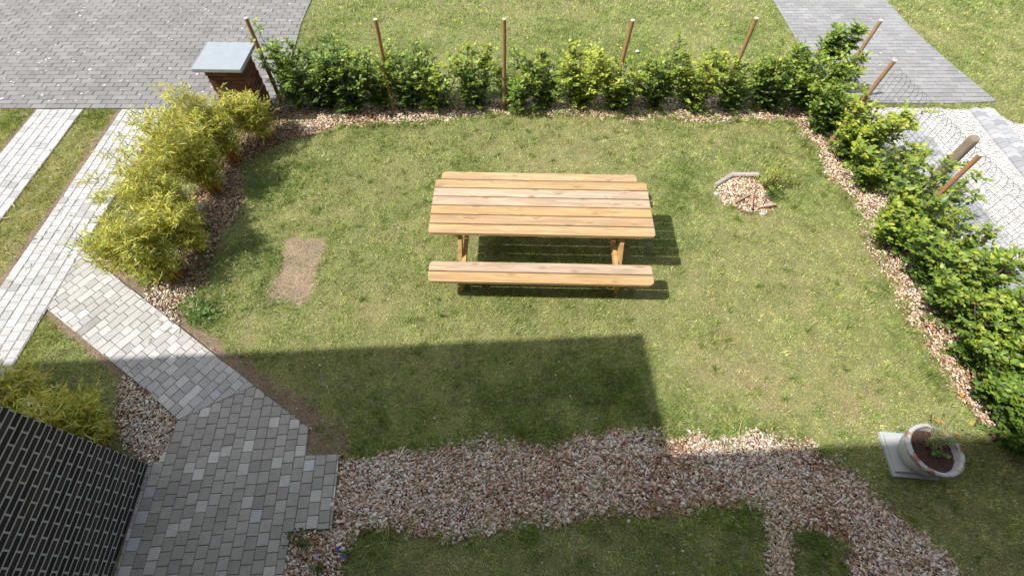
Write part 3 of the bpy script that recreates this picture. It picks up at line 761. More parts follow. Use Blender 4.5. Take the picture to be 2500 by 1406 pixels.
for s, cols in ((-1, [(.545, .375, .195), (.55, .425, .32)]), (1, [(.57, .41, .24), (.56, .41, .25)])):
    mb = MB()
    plank(mb, 0, s * .820, .452, LEN, .1345, .042, cols[0], cf=.06 if s < 0 else 0, cb=.06 if s > 0 else 0)
    plank(mb, 0, s * .671, .452, LEN, .1345, .042, cols[1], cf=0.05 if s > 0 else 0, cb=0.05 if s < 0 else 0)
    mb.build('seat', M_pine, T)
def board(mb, p0, p1, wdt, thk, col):
    """board from p0 to p1 lying in a plane x = const: thickness along x"""
    p0 = Vector(p0); p1 = Vector(p1); d = (p1 - p0).normalized(); s = Vector((1, 0, 0)); u = s.cross(d).normalized()
    vs = []
    for p in (p0, p1):
        for a in (-.5, .5):
            for b in (-.5, .5): vs.append(p + s * a * thk + u * b * wdt)
    mb.add(vs, [(0, 1, 3, 2), (4, 6, 7, 5), (0, 4, 5, 1), (2, 3, 7, 6), (0, 2, 6, 4), (1, 5, 7, 3)], col)
wc = (.62, .39, .17)
for sx in (-1, 1):
    xf = sx * .955
    for sy in (-1, 1):
        mb = MB(); board(mb, (xf, sy * .70, .0), (xf, sy * .27, .716), .115, .045, wc); mb.build('leg', M_pine, T, bevel=.003)
    mb = MB(); board(mb, (xf + sx * .048, -.36, .665), (xf + sx * .048, .36, .665), .10, .045, (.60, .37, .16)); mb.build('top_beam', M_pine, T, bevel=.003)
    mb = MB(); board(mb, (xf - sx * .048, -.865, .357), (xf - sx * .048, .865, .357), .10, .045, (.63, .40, .18)); mb.build('seat_beam', M_pine, T, bevel=.003)
    mb = MB()
    p0 = Vector((xf - sx * .075, 0, .40)); p1 = Vector((xf - sx * .42, 0, .716)); d = (p1 - p0).normalized(); s = Vector((0, 1, 0)); u = s.cross(d)
    vs = [p + s * a * .045 + u * b * .09 for p in (p0, p1) for a in (-.5, .5) for b in (-.5, .5)]
    mb.add(vs, [(0, 1, 3, 2), (4, 6, 7, 5), (0, 4, 5, 1), (2, 3, 7, 6), (0, 2, 6, 4), (1, 5, 7, 3)], wc); mb.build('brace', M_pine, T, bevel=.003)

# ------------------------------------------------------------------ stakes
def stake(base, h, r, label, col, lean=(0, 0), name='hedge_stake', flat=False):
    root = tag(empty(name, (base[0], base[1], 0)), label, 'stake' if not flat else 'post', 'round stakes along the hedge' if not flat else None)
    mb = MB(); n = 14; segs = 6
    pts = [(lean[0] * t, lean[1] * t, -.02 + (h + .02) * t) for t in [i / segs for i in range(segs + 1)]]
    pts = [(p[0] + random.uniform(-.002, .002), p[1] + random.uniform(-.002, .002), p[2]) for p in pts]
    mb.tube(pts, [r * (1.04 - .08 * i / segs) for i in range(segs + 1)], n, col)
    mb.build('shaft', M_stake, root, smooth=False)
    mb = MB(); t = Vector((lean[0], lean[1], h)); 
    mb.tube([t + Vector((0, 0, -.001)), t + Vector((0, 0, .004))], [r * .95, r * .88], n, (.80, .74, .60)); mb.build('cut_end', M_stake, root)
    return root
def stake_px(base_px, top_px, label, r=.03, col=(.34, .20, .10), h=None):
    if base_px is not None:
        bx, by = G(*base_px)
        u = top_px[0] - 1240; v = top_px[1] - 703; d = CA + v / FPX * SA; ry = (SA - v / FPX * CA) / d
        hh = CAM_H - by / ry; Z = (CAM_H - hh) / d; tx = u * Z / FPX
        return stake((bx, by), hh, r, label, col, lean=(tx - bx, 0))
    tx, ty = G(top_px[0], top_px[1], h)
    return stake((tx, ty), h, r, label, col)
stake_px((688, 252), (600, 45), 'round wooden stake beside the brick pillar')
stake_px((962, 270), (916, 48), 'round wooden stake right of the big dark shrub at the hedge end')
stake_px((1231, 267), (1231, 47), 'upright round stake at the middle of the hedge, straight behind the picnic table')
stake_px((1490, 262), (1545, 50), 'round wooden stake right of the bright yellow green shrubs in the back hedge')
stake_px(None, (1847, 45), 'round wooden stake on the lawn side of the grey lane, fifth from the pillar', h=1.39)
stake_px((2012, 253), (2151, 50), 'round wooden stake at the far hedge corner beside the curled leaf bush', col=(.38, .25, .15))
stake_px((2020, 355), (2184, 148), 'leaning round stake just nearer than the hedge corner, in front of the wire mesh', col=(.36, .21, .11))
stake_px(None, (2394, 378), 'thin reddish stake next to the thick grey fence post', h=1.39, r=.029, col=(.36, .19, .10))
# the nearest stake, whose head is outside the frame: lying against the hedge
s9 = stake((5.36, 2.36), 1.42, .032, 'sawn wooden stake showing through the nearest hedge shrubs at the right', (.42, .28, .18), lean=(.25, .02))

# thick grey fence post, half round
gx, gy = G(2379, 338, 1.02)
fp = tag(empty('fence_post', (gx, gy, 0)), 'thick weathered grey timber post standing at the wire fence', 'post')
mb = MB(); n = 16; prof = []
for k in range(n):
    a = 2 * math.pi * k / n; r = .068; x = r * math.cos(a); y = r * math.sin(a); x = max(x, -.04); prof.append((x, y))
vs = []; fs = []
for i, (z, sc) in enumerate([(-.02, 1), (.5, .985), (.98, .97), (1.02, .88)]):
    vs += [(x * sc, y * sc, z + (x * .10 if i > 1 else 0)) for x, y in prof]
for i in range(3):
    for k in range(n): fs.append((i * n + k, i * n + (k + 1) % n, (i + 1) * n + (k + 1) % n, (i + 1) * n + k))
fs.append(tuple(3 * n + k for k in range(n)))
mb.add(vs, fs, (.25, .205, .15)); mb.build('shaft', M_stake, fp)

# ------------------------------------------------------------------ wire fence with hooped top
def fence_x(y): return 5.68 + (6.40 - y) * .17
wf = tag(empty('wire_fence', (fence_x(6.4), 6.4, 0)), 'thin grey wire mesh fence with hooped top edge along the white gravel', 'fence')
mb = MB(); sp = .092; ys = [6.55 - i * sp for i in range(60)]
dcol = (.10, .105, .10)
ox, oy = wf.location.x, wf.location.y
def fpt(y, z, w=0.0): return (fence_x(y) - ox + .02 * math.sin(y * 2.3) * z + w, y - oy, z)
for y in ys: mb.tube([fpt(y, -.02), fpt(y, .4), fpt(y, .80)], .0026, 4, dcol, cap=False)
for z in (.03, .12, .21, .31, .42, .54, .66, .78):
    mb.tube([fpt(y, z, .003) for y in ys], .0023, 4, dcol, cap=False)
mb.build('mesh_panel', M_wire, wf)
mb = MB()
for i in range(0, len(ys) - 2):
    ya, yb = ys[i], ys[i + 2]; c = (ya + yb) / 2; rr = (ya - yb) / 2
    mb.tube([fpt(c + rr * math.cos(a), .80 + .115 * math.sin(a), .0015 * (i % 2)) for a in np.linspace(0, math.pi, 9)], .0026, 4, dcol, cap=False)
mb.build('hoop_edge', M_wire, wf)

# ------------------------------------------------------------------ plants
# leaf: base, tip, midrib 2, left 2, right 2
LEAFV = np.array([(0, 0, 0), (1, 0, -.05), (.35, 0, 0), (.75, 0, 0), (.30, .5, .10), (.72, .38, .09), (.30, -.5, .10), (.72, -.38, .09)])
LEAFF = np.array([(0, 6, 2), (0, 2, 4), (2, 6, 7), (2, 7, 3), (4, 2, 3), (4, 3, 5), (3, 7, 1), (5, 3, 1)])
BLADEV = np.array([(0, 0, 0), (.3, .5, .10), (.3, -.5, .10), (.72, .36, -.02), (.72, -.36, -.02), (1, 0, -.16)])
BLADEF = np.array([(0, 2, 1), (1, 2, 4), (1, 4, 3), (3, 4, 5)])
def leaves(P, D, U, L, Wd, cols, tv, tf):
    D = D / (np.linalg.norm(D, axis=1, keepdims=True) + 1e-9)
    S = np.cross(U, D); S /= (np.linalg.norm(S, axis=1, keepdims=True) + 1e-9)
    Nn = np.cross(D, S)
    V = P[:, None] + D[:, None] * tv[None, :, 0:1] * L[:, None, None] + S[:, None] * tv[None, :, 1:2] * Wd[:, None, None] + Nn[:, None] * tv[None, :, 2:3] * Wd[:, None, None] * 1.2
    n = len(P); F = tf[None] + (np.arange(n) * len(tv))[:, None, None]
    return V.reshape(-1, 3), F.reshape(-1, tf.shape[1]), np.repeat(cols, len(tv), 0)
DARKG = np.array([.085, .165, .032]); MIDG = np.array([.22, .335, .050]); YELG = np.array([.47, .51, .065])
def shrub(name, base, h, rx, ry, tone, label, group, cat='shrub', nst=8, leafL=.062, dens=1.0, seed=0, leafn='foliage', tall=None, lean=(0, 0), low=.06):
    rng = np.random.default_rng(seed + 500)
    if group: rx *= 1.68; ry *= 1.35; nst = int(nst * 1.85); h *= 1.06; low = .0
    root = tag(empty(name, (base[0], base[1], 0)), label, cat, group)
    br = MB(); P = []; D = []; Cc = []; Ls = []
    def twig(p0, d, L, r0, gen):
        k = max(3, int(L / .05)); pts = [p0]; p = p0.copy(); dd = d.copy()
        for i in range(k):
            dd = dd + rng.normal(0, .10, 3); dd[2] += .03 if gen == 0 else -.01; dd /= np.linalg.norm(dd)
            p = p + dd * L / k; pts.append(p.copy())
        br.tube([tuple(q) for q in pts], [r0 * (1 - .75 * i / k) for i in range(k + 1)], 4, (.17, .115, .07), cap=False)
        return pts, dd
    for s in range(nst):
        az = rng.uniform(0, 6.28); hh = h * rng.uniform(.68, 1.0); rr = rng.uniform(.15, 1.0) ** .45
        if tall and s == 0: hh = tall; rr = .15
        top = np.array([math.cos(az) * rx * rr + lean[0], math.sin(az) * ry * rr + lean[1], hh])
        b0 = np.array([rng.normal(0, .03), rng.normal(0, .03), 0])
        k = 9; pts = []
        for i in range(k + 1):
            t = i / k; q = b0 + (top - b0) * t; q[:2] = b0[:2] + (top[:2] - b0[:2]) * (t ** .8); q += rng.normal(0, .008, 3); q[2] = max(q[2], 0); pts.append(q)
        br.tube([tuple(q) for q in pts], [.009 * (1 - .8 * i / k) + .001 for i in range(k + 1)], 5, (.16, .11, .07), cap=False)
        nt_ = int(hh / .040 * dens)
        for j in range(nt_):
            t = low + (1 - low) * rng.random() ** .85; f = t * k; i0 = min(int(f), k - 1); q = pts[i0] + (pts[i0 + 1] - pts[i0]) * (f - i0)
            a = rng.uniform(0, 6.28); L = rng.uniform(.10, .26) * (1.2 - .6 * t)
            d = np.array([math.cos(a) * (rx + .1), math.sin(a) * (ry + .1), rng.uniform(.0, .45) * max(rx, ry) * 2]); d /= np.linalg.norm(d)
            tp, td = twig(q, d, L, .0028, 1)
            nl = max(3, int(L / .021))
            for m in range(nl):
                tt = (m + .6) / nl; ff = tt * (len(tp) - 1); ii = min(int(ff), len(tp) - 2)
                pp = tp[ii] + (tp[ii + 1] - tp[ii]) * (ff - ii)
                sd = 1 if m % 2 else -1; hd = np.array([-d[1], d[0], 0]) * sd
                ld = d * .75 + hd * .75 + rng.normal(0, .22, 3); ld[2] += .05
                P.append(pp); D.append(ld)
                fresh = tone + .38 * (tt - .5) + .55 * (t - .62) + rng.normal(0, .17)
                Cc.append(fresh); Ls.append(leafL * rng.uniform(.65, 1.2) * (.8 + .3 * (1 - tt)))
        # top rosette
        for m in range(7):
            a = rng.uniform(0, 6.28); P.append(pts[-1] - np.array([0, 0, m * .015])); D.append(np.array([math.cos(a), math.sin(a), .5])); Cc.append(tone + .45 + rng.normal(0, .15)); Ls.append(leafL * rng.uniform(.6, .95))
    br.build('branches', M_twig, root)
    P = np.array(P); D = np.array(D); c = np.clip(np.array(Cc), 0, 1)[:, None]; Ls = np.array(Ls); n = len(P)
    col = np.where(c < .5, DARKG * (1 - 2 * c) + MIDG * 2 * c, MIDG * (2 - 2 * c) + YELG * (2 * c - 1)) * rng.uniform(.8, 1.2, n)[:, None]
    U = np.stack([rng.normal(0, .33, n), rng.normal(0, .33, n), np.ones(n)], 1)
    V, F, C = leaves(P, D, U, Ls, Ls * rng.uniform(.55, .72, n), col, LEAFV, LEAFF)
    mesh_np(leafn, V, F, M_leaf, C, root)
    return root
GH = 'young beech hedge shrubs planted in a row'
# back row: base px x, height, rx, ry, tone, tall shoot, label
yb = 6.86
back = [
 (-3.42, 1.12, .22, .20, .30, 1.42, 7, 'sparse sprawling hedge shrub with loose shoots over the brick road, next to the first stake', .55),
 (-2.98, 1.02, .36, .30, .12, None, 12, 'largest and darkest dense shrub at the pillar end of the back hedge', 1.35),
 (-2.50, .92, .30, .26, .16, None, 10, 'dark shrub leaning against the second stake from the pillar', 1.1),
 (-2.06, .92, .22, .22, .40, None, 8, 'mid sized shrub filling the row just right of the foot of the second stake', .95),
 (-1.58, .98, .24, .24, .25, None, 9, 'tall shrub in the back hedge directly behind the left end of the table', 1.0),
 (-1.15, .86, .24, .22, .48, None, 8, 'shrub with a yellowish tip midway between the second and third stakes', .85),
 (-.52, .95, .22, .22, .42, None, 8, 'pale tipped shrub just left of the middle stake', .9),
 (.10, .72, .24, .24, .36, .98, 8, 'low shrub with one upright dark shoot just right of the middle stake', .9),
 (.62, .78, .24, .24, .42, None, 9, 'broad leafy shrub straight behind the right half of the picnic table', 1.0),
 (1.18, .95, .26, .24, .74, None, 10, 'brightest yellow green shrub of the back hedge, left of the fourth stake', 1.1),
 (1.80, .78, .27, .24, .48, None, 10, 'full low shrub at the foot of the fourth stake', 1.15),
 (2.42, .84, .22, .22, .34, 1.28, 8, 'shrub with a tall thin shoot rising above the hedge, right of the fourth stake', .9),
 (3.00, .92, .25, .24, .62, None, 9, 'yellow topped shrub just left of the fifth stake', 1.0),
 (3.62, .84, .24, .24, .44, None, 8, 'loose mid green shrub just right of the fifth stake', .85),
 (4.22, .96, .28, .27, .30, None, 10, 'dense mid green shrub where the hedge meets the grey lane', 1.2),
 (4.82, .95, .32, .28, .34, None, 12, 'bushy corner shrub at the foot of the leaning corner stake', 1.3)]
for i, (x, h, rx, ry, tone, tall, nst, lab, dn) in enumerate(back):
    shrub('hedge_shrub', (x, yb + random.uniform(-.06, .06)), h, rx, ry, tone, lab, GH, nst=nst, seed=i, tall=tall, dens=dn, lean=((-.10 if i == 0 else 0), 0))
shrub('curled_leaf_bush', (5.16, 7.28), 1.22, .20, .20, .22, 'small dense bush with dark curled leaves on the grey lane edge behind the corner stake', None, cat='bush', nst=8, seed=40, dens=1.1, low=.6, leafL=.075)
right = [
 (5.14, 6.28, .82, .27, .27, .40, 10, 'shrub with fans of light leaves just nearer than the hedge corner', 1.1),
 (5.24, 5.62, .86, .28, .28, .66, 11, 'yellow green shrub at the foot of the leaning stake in front of the lane', 1.25),
 (5.34, 5.10, .64, .26, .24, .56, 9, 'low yellow green shrub spreading over the chips before the gap in the right hedge', 1.05),
 (5.55, 4.35, .84, .27, .30, .38, 9, 'airy shrub growing around the thick grey fence post', .85),
 (5.36, 3.98, .62, .30, .28, .52, 10, 'bright low shrub below the thin reddish stake', 1.2),
 (5.50, 3.42, .80, .32, .32, .36, 12, 'broad shrub between the reddish stake and the white gravel', 1.2),
 (5.52, 2.86, .82, .34, .32, .42, 12, 'shrub of glossy round leaves above the widest part of the chip strip', 1.25),
 (5.52, 2.32, .80, .34, .32, .40, 13, 'shrub wrapped around the sawn stake near the right edge', 1.3),
 (5.50, 1.86, .70, .33, .30, .24, 13, 'dark glossy shrub second from the near end of the right hedge', 1.4),
 (5.46, 1.42, .62, .28, .20, .22, 12, 'dark low shrub at the near end of the right hedge, closest to the flower pot', 1.35)]
for i, (x, y, h, rx, ry, tone, nst, lab, dn) in enumerate(right):
    tone -= .09; x -= .14 if i < 3 else .24; rx *= 1.15; h *= 1.05
    shrub('hedge_shrub', (x, y), h, rx, ry, tone, lab, GH, nst=nst, seed=60 + i, dens=dn, leafL=.068)

# bamboo
YB = np.array([.64, .60, .11]); YB2 = np.array([.46, .48, .07]); YB3 = np.array([.25, .33, .05]); ST = np.array([.72, .68, .36])
def bamboo(base, h, rx, ry, ncul, label, seed, dens=1.0, lean=(0, 0), dark=0.0, leafk=1.0):
    rng = np.random.default_rng(seed + 900); rx *= 1.12; ry *= 1.05; ncul = int(ncul * 1.5); dens *= 1.2; h *= 1.06
    root = tag(empty('bamboo_clump', (base[0], base[1], 0)), label, 'bamboo', 'yellow green bamboo clumps')
    cu = MB(); P = []; D = []; T_ = []
    for s in range(ncul):
        az = rng.uniform(0, 6.28); rr = rng.uniform(0, 1) ** .6; far_ = rng.random() < .16; rr = rr * 1.6 if far_ else rr; hh = h * rng.uniform(.5, 1.18) * (1 - .12 * rr)
        b0 = np.array([rng.normal(0, .05), rng.normal(0, .05), 0])
        top = np.array([math.cos(az) * rx * rr + lean[0] * rng.uniform(.6, 1.2), math.sin(az) * ry * rr + lean[1] * rng.uniform(.6, 1.2), hh]); k = 9; pts = []
        for i in range(k + 1):
            t = i / k; q = b0 * (1 - t) + top * t; q[:2] = b0[:2] + (top[:2] - b0[:2]) * t ** 1.5; q[2] = hh * (t - .18 * t ** 4 * rr); pts.append(q + rng.normal(0, .004, 3))
        c = (.46, .22, .05) if rng.random() < .65 else (.50, .38, .10)
        cu.tube([tuple(q) for q in pts], [.0052 * (1 - .8 * i / k) + .0008 for i in range(k + 1)], 5, c, cap=False)
        for j in range(int(hh * (9 if far_ else 23) * dens)):
            t = .22 + .78 * rng.random() ** .8; f = t * k; i0 = min(int(f), k - 1); q = pts[i0] + (pts[i0 + 1] - pts[i0]) * (f - i0)
            a = rng.uniform(0, 6.28); L = rng.uniform(.06, .26) * (1.1 - .5 * t)
            d = np.array([math.cos(a), math.sin(a), rng.uniform(.1, .9)]); d /= np.linalg.norm(d); e = q + d * L
            cu.tube([tuple(q), tuple(q + d * L * .55), tuple(e - np.array([0, 0, .01]))], [.0014, .001, .0007], 3, (.45, .34, .10), cap=False)
            for g in range(3):
                c0 = q + d * L * (.4 + .3 * g)
                for m in range(rng.integers(2, 5)):
                    ld = d * .7 + rng.normal(0, .75, 3); ld[2] = ld[2] * .7 - .12
                    P.append(c0 + rng.normal(0, .006, 3)); D.append(ld); T_.append(t)
    cu.build('canes', M_twig, root)
    P = np.array(P); D = np.array(D); T_ = np.array(T_); n = len(P)
    r = rng.random((n, 1)); col = np.where(r < .42, YB, np.where(r < .75, YB2, np.where(r < .93, YB3, ST))) * rng.uniform(.8, 1.2, n)[:, None] * (1 - dark)
    U = np.stack([rng.normal(0, .5, n), rng.normal(0, .5, n), np.ones(n)], 1); L = rng.uniform(.045, .108, n) * leafk
    V, F, C = leaves(P, D, U, L, L * rng.uniform(.10, .16, n), col, BLADEV, BLADEF)
    mesh_np('leaves', V, F, M_bamboo, C, root)
    return n
nb = 0
nb += bamboo(G(655, 342), .84, .30, .28, 22, 'bamboo clump right in front of the brick pillar', 1, lean=(-.20, .02))
nb += bamboo(G(575, 392), 1.12, .46, .38, 30, 'bamboo clump second from the pillar, with orange canes at its foot', 2, lean=(-.26, .04))
nb += bamboo(G(528, 468), 1.16, .50, .42, 34, 'bamboo clump in the middle of the row, its loose shoots over the white cobbles', 3, lean=(-.26, .04))
nb += bamboo(G(478, 555), 1.10, .44, .36, 26, 'bamboo clump behind the blue flowers, standing over the turf left of the bed', 8, lean=(-.30, -.02))
nb += bamboo(G(500, 615), .90, .38, .36, 18, 'thin bamboo clump at the shaded bed edge just beyond the slanting canes', 4, lean=(-.24, .02))
nb += bamboo(G(436, 680), 1.02, .40, .30, 24, 'bamboo clump with long slanting yellow canes nearest the diagonal path', 5, lean=(-.34, .06))
nb += bamboo(G(255, 1065), .72, .34, .26, 30, 'bamboo clump in the shade at the corner of the dark brick wall', 6, lean=(-.10, .02), leafk=1.1)
nb += bamboo(G(95, 985), .62, .45, .26, 30, 'bamboo clump half hidden behind the top of the dark brick wall', 7, lean=(-.05, .0), leafk=1.1)
print('bamboo leaves', nb)

# small flowering plants
def herb(name, base, h, r, nstem, leafcol, label, cat, seed, flower=None, fl_n=0, fl_r=.012, leafL=.035, stemcol=(.14, .2, .06), leafw=.3, flz=1.0, group=None, spread=(0, 0)):
    rng = np.random.default_rng(seed + 1300); root = tag(empty(name, (base[0], base[1], base[2] if len(base) > 2 else 0)), label, cat, group)
    st = MB(); P = []; D = []; tops = []
    for s in range(nstem):
        a = rng.uniform(0, 6.28); rr = rng.uniform(.1, 1) ** .6; top = np.array([math.cos(a) * r * rr + spread[0] * rr, math.sin(a) * r * rr + spread[1] * rr, h * rng.uniform(.6, 1.05)]); pts = []
        for i in range(6):
            t = i / 5; q = top * t; q[:2] = top[:2] * t ** 1.4; pts.append(q + rng.normal(0, .004, 3) * (t > 0))
        st.tube([tuple(q) for q in pts], [.0022, .002, .0018, .0015, .0012, .001], 4, stemcol, cap=False); tops.append(pts[-1])
        for j in range(int(h / .035)):
            t = rng.uniform(.05, .95); f = t * 5; i0 = min(int(f), 4); q = pts[i0] + (pts[i0 + 1] - pts[i0]) * (f - i0)
            a = rng.uniform(0, 6.28); P.append(q); D.append(np.array([math.cos(a), math.sin(a), rng.uniform(-.1, .7)]))
    st.build('stems', M_twig, root)
    P = np.array(P); D = np.array(D); n = len(P); U = np.stack([rng.normal(0, .4, n), rng.normal(0, .4, n), np.ones(n)], 1)
    L = leafL * rng.uniform(.6, 1.2, n); col = np.array(leafcol) * rng.uniform(.75, 1.25, n)[:, None]
    V, F, C = leaves(P, D, U, L, L * leafw * 1.6, col, LEAFV, LEAFF); mesh_np('leaves', V, F, M_leaf, C, root)
    for k in range(fl_n):
        p = tops[k % len(tops)]; fm = MB(); c = flower[k % len(flower)]; m = 7; vs = []; fs = []
        for q in range(m):
            a = 6.283 * q / m; ca, sa = math.cos(a), math.sin(a); b = 2.2 * math.pi / m * .5
            vs += [(0, 0, 0), (math.cos(a - b * .8) * fl_r * .7, math.sin(a - b * .8) * fl_r * .7, .003), (ca * fl_r, sa * fl_r, .004), (math.cos(a + b * .8) * fl_r * .7, math.sin(a + b * .8) * fl_r * .7, .003)]
            fs.append((q * 4, q * 4 + 1, q * 4 + 2, q * 4 + 3))
        rx_ = Matrix.Rotation(rng.uniform(-.5, .5), 3, 'X'); vs = [tuple(rx_ @ Vector(v) + Vector(p) + Vector((0, 0, .004))) for v in vs]
        fm.add(vs, fs, c); fm.tube([Vector(p) + Vector((0, 0, .003)), Vector(p) + Vector((0, 0, .009))], [fl_r * .3, fl_r * .22], 6, tuple(v * .6 for v in c)); fm.build('flower', M_petal, root)
    return root
gx_, gy_ = G(515, 560)
herb('aster_plant', (gx_, gy_), .55, .16, 9, (.20, .28, .14), 'thin grey green plant with pale blue violet flowers between the bamboo clumps', 'flower', 1, flower=[(.42, .40, .75), (.5, .48, .8)], fl_n=7, fl_r=.026, spread=(-.08, .06))
herb('seedhead_plant', (*G(515, 650),), .28, .10, 6, (.13, .2, .07), 'small plant with pale round seed heads on the shaded chips', 'plant', 2, flower=[(.62, .68, .5)], fl_n=4, fl_r=.018)
herb('blue_flowers', (*G(852, 1350),), .16, .07, 6, (.10, .17, .05), 'single small deep blue flower at the left end of the near lawn strip', 'flower', 3, flower=[(.06, .12, .62)], fl_n=2, fl_r=.02)
herb('blue_flowers', (*G(780, 1392),), .18, .10, 8, (.12, .19, .06), 'pale blue flower in weeds beside the terrace corner', 'flower', 4, flower=[(.30, .36, .80)], fl_n=2, fl_r=.022)
herb('leafy_weed', (*G(740, 1330),), .22, .16, 12, (.11, .17, .05), 'trailing green weed at the inner corner of the terrace', 'weed', 5, leafL=.04)
herb('leafy_weed', (*G(495, 768),), .12, .22, 26, (.13, .24, .06), 'low broad leaved weed clump beside the white chips and the diagonal path', 'weed', 6, leafL=.06, leafw=.28)
herb('yellow_flower', (5.30, 2.95), .70, .05, 3, (.12, .2, .05), 'single bright yellow flower poking out of the right hedge', 'flower', 8, flower=[(.9, .75, .02)], fl_n=1, fl_r=.024)

# dandelions on the far lawn
dl = empty('dandelion', (0, 0, 0)); fm = MB(); fm.lathe([(0.0, .001), (.013, .0), (.016, .004), (.010, .009), (0.0, .011)], 10, (.92, .74, .03)); fl0 = fm.build('flower_head', M_petal, dl)
fm = MB(); fm.tube([(0, 0, -.045), (0, 0, .001)], .0015, 4, (.2, .28, .08)); stm0 = fm.build('stalk', M_twig, dl)
dpts = [(1128, 56), (1110, 50), (1173, 27), (1363, 45), (1402, 18), (1288, 94), (1508, 110), (1516, 118), (894, 114), (906, 132), (1148, 160), (835, 58), (968, 22), (1712, 60), (1770, 64), (1855, 60), (1840, 22), (1640, 100), (2270, 25), (2355, 34), (2420, 45), (2476, 92), (2300, 60), (2400, 130), (880, 60)]
for i, (a, b) in enumerate(dpts):
    X_, Y_ = G(a, b, .05)
    if i == 0: o = dl
    else:
        o = dl.copy(); COLL.objects.link(o)
        for ch in (fl0, stm0):
            c = ch.copy(); COLL.objects.link(c); c.parent = o
    o.location = (X_, Y_, .05); o.scale = (1, 1, 1)
    lab = 'tiny yellow dandelion head in the lawn beyond the back hedge' if a < 1900 else 'tiny yellow dandelion head in the lawn right of the grey lane'
    tag(o, lab, 'dandelion', 'dandelions in the far lawns' if a < 1900 else 'dandelions beside the lane')
# scrap of white paper
X_, Y_ = G(1556, 124, .05); mb = MB()
mb.add([(-.03, -.02, .0), (.0, -.025, .012), (.03, -.015, .002), (.035, .02, .012), (.0, .025, .022), (-.03, .02, .006)], [(0, 1, 4, 5), (1, 2, 3, 4)], (.86, .86, .84))
o = mb.build('paper_scrap', M_petal, loc=(X_, Y_, .03)); tag(o, 'small white scrap of paper on the lawn right of the fourth stake', 'paper')
o.modifiers.new('thick', 'SOLIDIFY').thickness = .002
# white shell on the chips
X_, Y_ = G(812, 1233); mb = MB(); mb.lathe([(0, .012), (.008, .012), (.010, .008), (.016, .012), (.022, .006), (.024, 0), (0, 0)], 16, (.82, .81, .78))
o = mb.build('snail_shell', M_petal, smooth=True, loc=(X_, Y_, .022)); tag(o, 'round white snail shell where the chips meet the terrace edge', 'shell')

# ------------------------------------------------------------------ tree bed: logs, sticks, stones, sapling
def log(p0, p1, r, col, name, label, cat, z=.03, half=False, group=None):
    (x0, y0), (x1, y1) = G(*p0), G(*p1); mid = ((x0 + x1) / 2, (y0 + y1) / 2)
    mb = MB(); k = 5; pts = [((x0 - mid[0]) * (1 - 2 * i / k) * 1.0, (y0 - mid[1]) * (1 - 2 * i / k), random.uniform(-.003, .003)) for i in range(k + 1)]
    mb.tube(pts, [r * random.uniform(.9, 1.08) for _ in range(k + 1)], 9, col)
    o = mb.build(name, M_stake, loc=(mid[0], mid[1], z)); tag(o, label, cat, group); return o
log((1743, 458), (1786, 432), .034, (.42, .38, .34), 'edging_log', 'short silvery log at the left of the tree bed edge', 'log', group='logs edging the tree bed', z=.045)
log((1783, 433), (1847, 433), .036, (.46, .42, .38), 'edging_log', 'longer silvery log along the far edge of the tree bed', 'log', group='logs edging the tree bed', z=.05)
log((1790, 503), (1826, 484), .018, (.38, .26, .18), 'bark_strip', 'brown bark strip lying left across the front of the tree bed', 'bark strip', z=.075, group='bark strips on the tree bed')
log((1833, 478), (1829, 518), .014, (.44, .28, .20), 'bark_strip', 'reddish stick pointing towards the house on the tree bed', 'bark strip', z=.085, group='bark strips on the tree bed')
log((1846, 514), (1889, 506), .016, (.50, .36, .24), 'bark_strip', 'pale brown split stick at the right front corner of the tree bed', 'bark strip', z=.06, group='bark strips on the tree bed')
log((1806, 517), (1834, 524), .013, (.28, .18, .12), 'bark_strip', 'dark short bark piece nearest the house on the tree bed', 'bark strip', z=.03, group='bark strips on the tree bed')
def stone(px, r, col, label):
    import bmesh
    x, y = G(*px); bm = bmesh.new(); bmesh.ops.create_icosphere(bm, subdivisions=3, radius=r)
    rn = random.Random(int(px[0])); ox_ = rn.uniform(0, 9)
    for v in bm.verts:
        q = v.co.normalized(); k = 1 + .16 * math.sin(q.x * 3 + ox_) * math.cos(q.y * 4 + ox_) + .06 * math.sin(q.z * 9 + q.x * 7)
        v.co = Vector((q.x * 1.2, q.y * .85, q.z * .6)) * r * k
    me = bpy.data.meshes.new('edging_stone'); bm.to_mesh(me); bm.free(); set_col(me, np.tile(np.array(col), (len(me.vertices), 1))); me.materials.append(M_stone)
    me.polygons.foreach_set('use_smooth', [True] * len(me.polygons))
    o = link('edging_stone', me, loc=(x, y, r * .3)); tag(o, label, 'stone', 'stones edging the tree bed')
stone((1882, 503), .055, (.36, .32, .29), 'rounded grey stone at the right corner of the tree bed')
stone((1862, 524), .045, (.42, .40, .37), 'pale stone sunk in the grass in front of the tree bed')
stone((1750, 475), .04, (.42, .42, .38), 'light stone at the left side of the tree bed')
stone((1772, 497), .035, (.40, .40, .36), 'small mossy stone at the front left of the tree bed')
stone((1871, 487), .06, (.14, .10, .09), 'dark lump beside the sapling in the tree bed')
sb = G(1868, 462)
shrub('sapling', sb, .42, .13, .12, .78, 'small yellow green sapling growing at the chip covered tree bed', None, cat='sapling', nst=7, leafL=.030, dens=.75, seed=90, tall=.62)
herb('grass_tuft', (*G(1885, 480),), .12, .16, 50, (.10, .19, .04), 'dark green tuft of long grass right of the tree bed', 'grass tuft', 21, leafL=.06, leafw=.08)
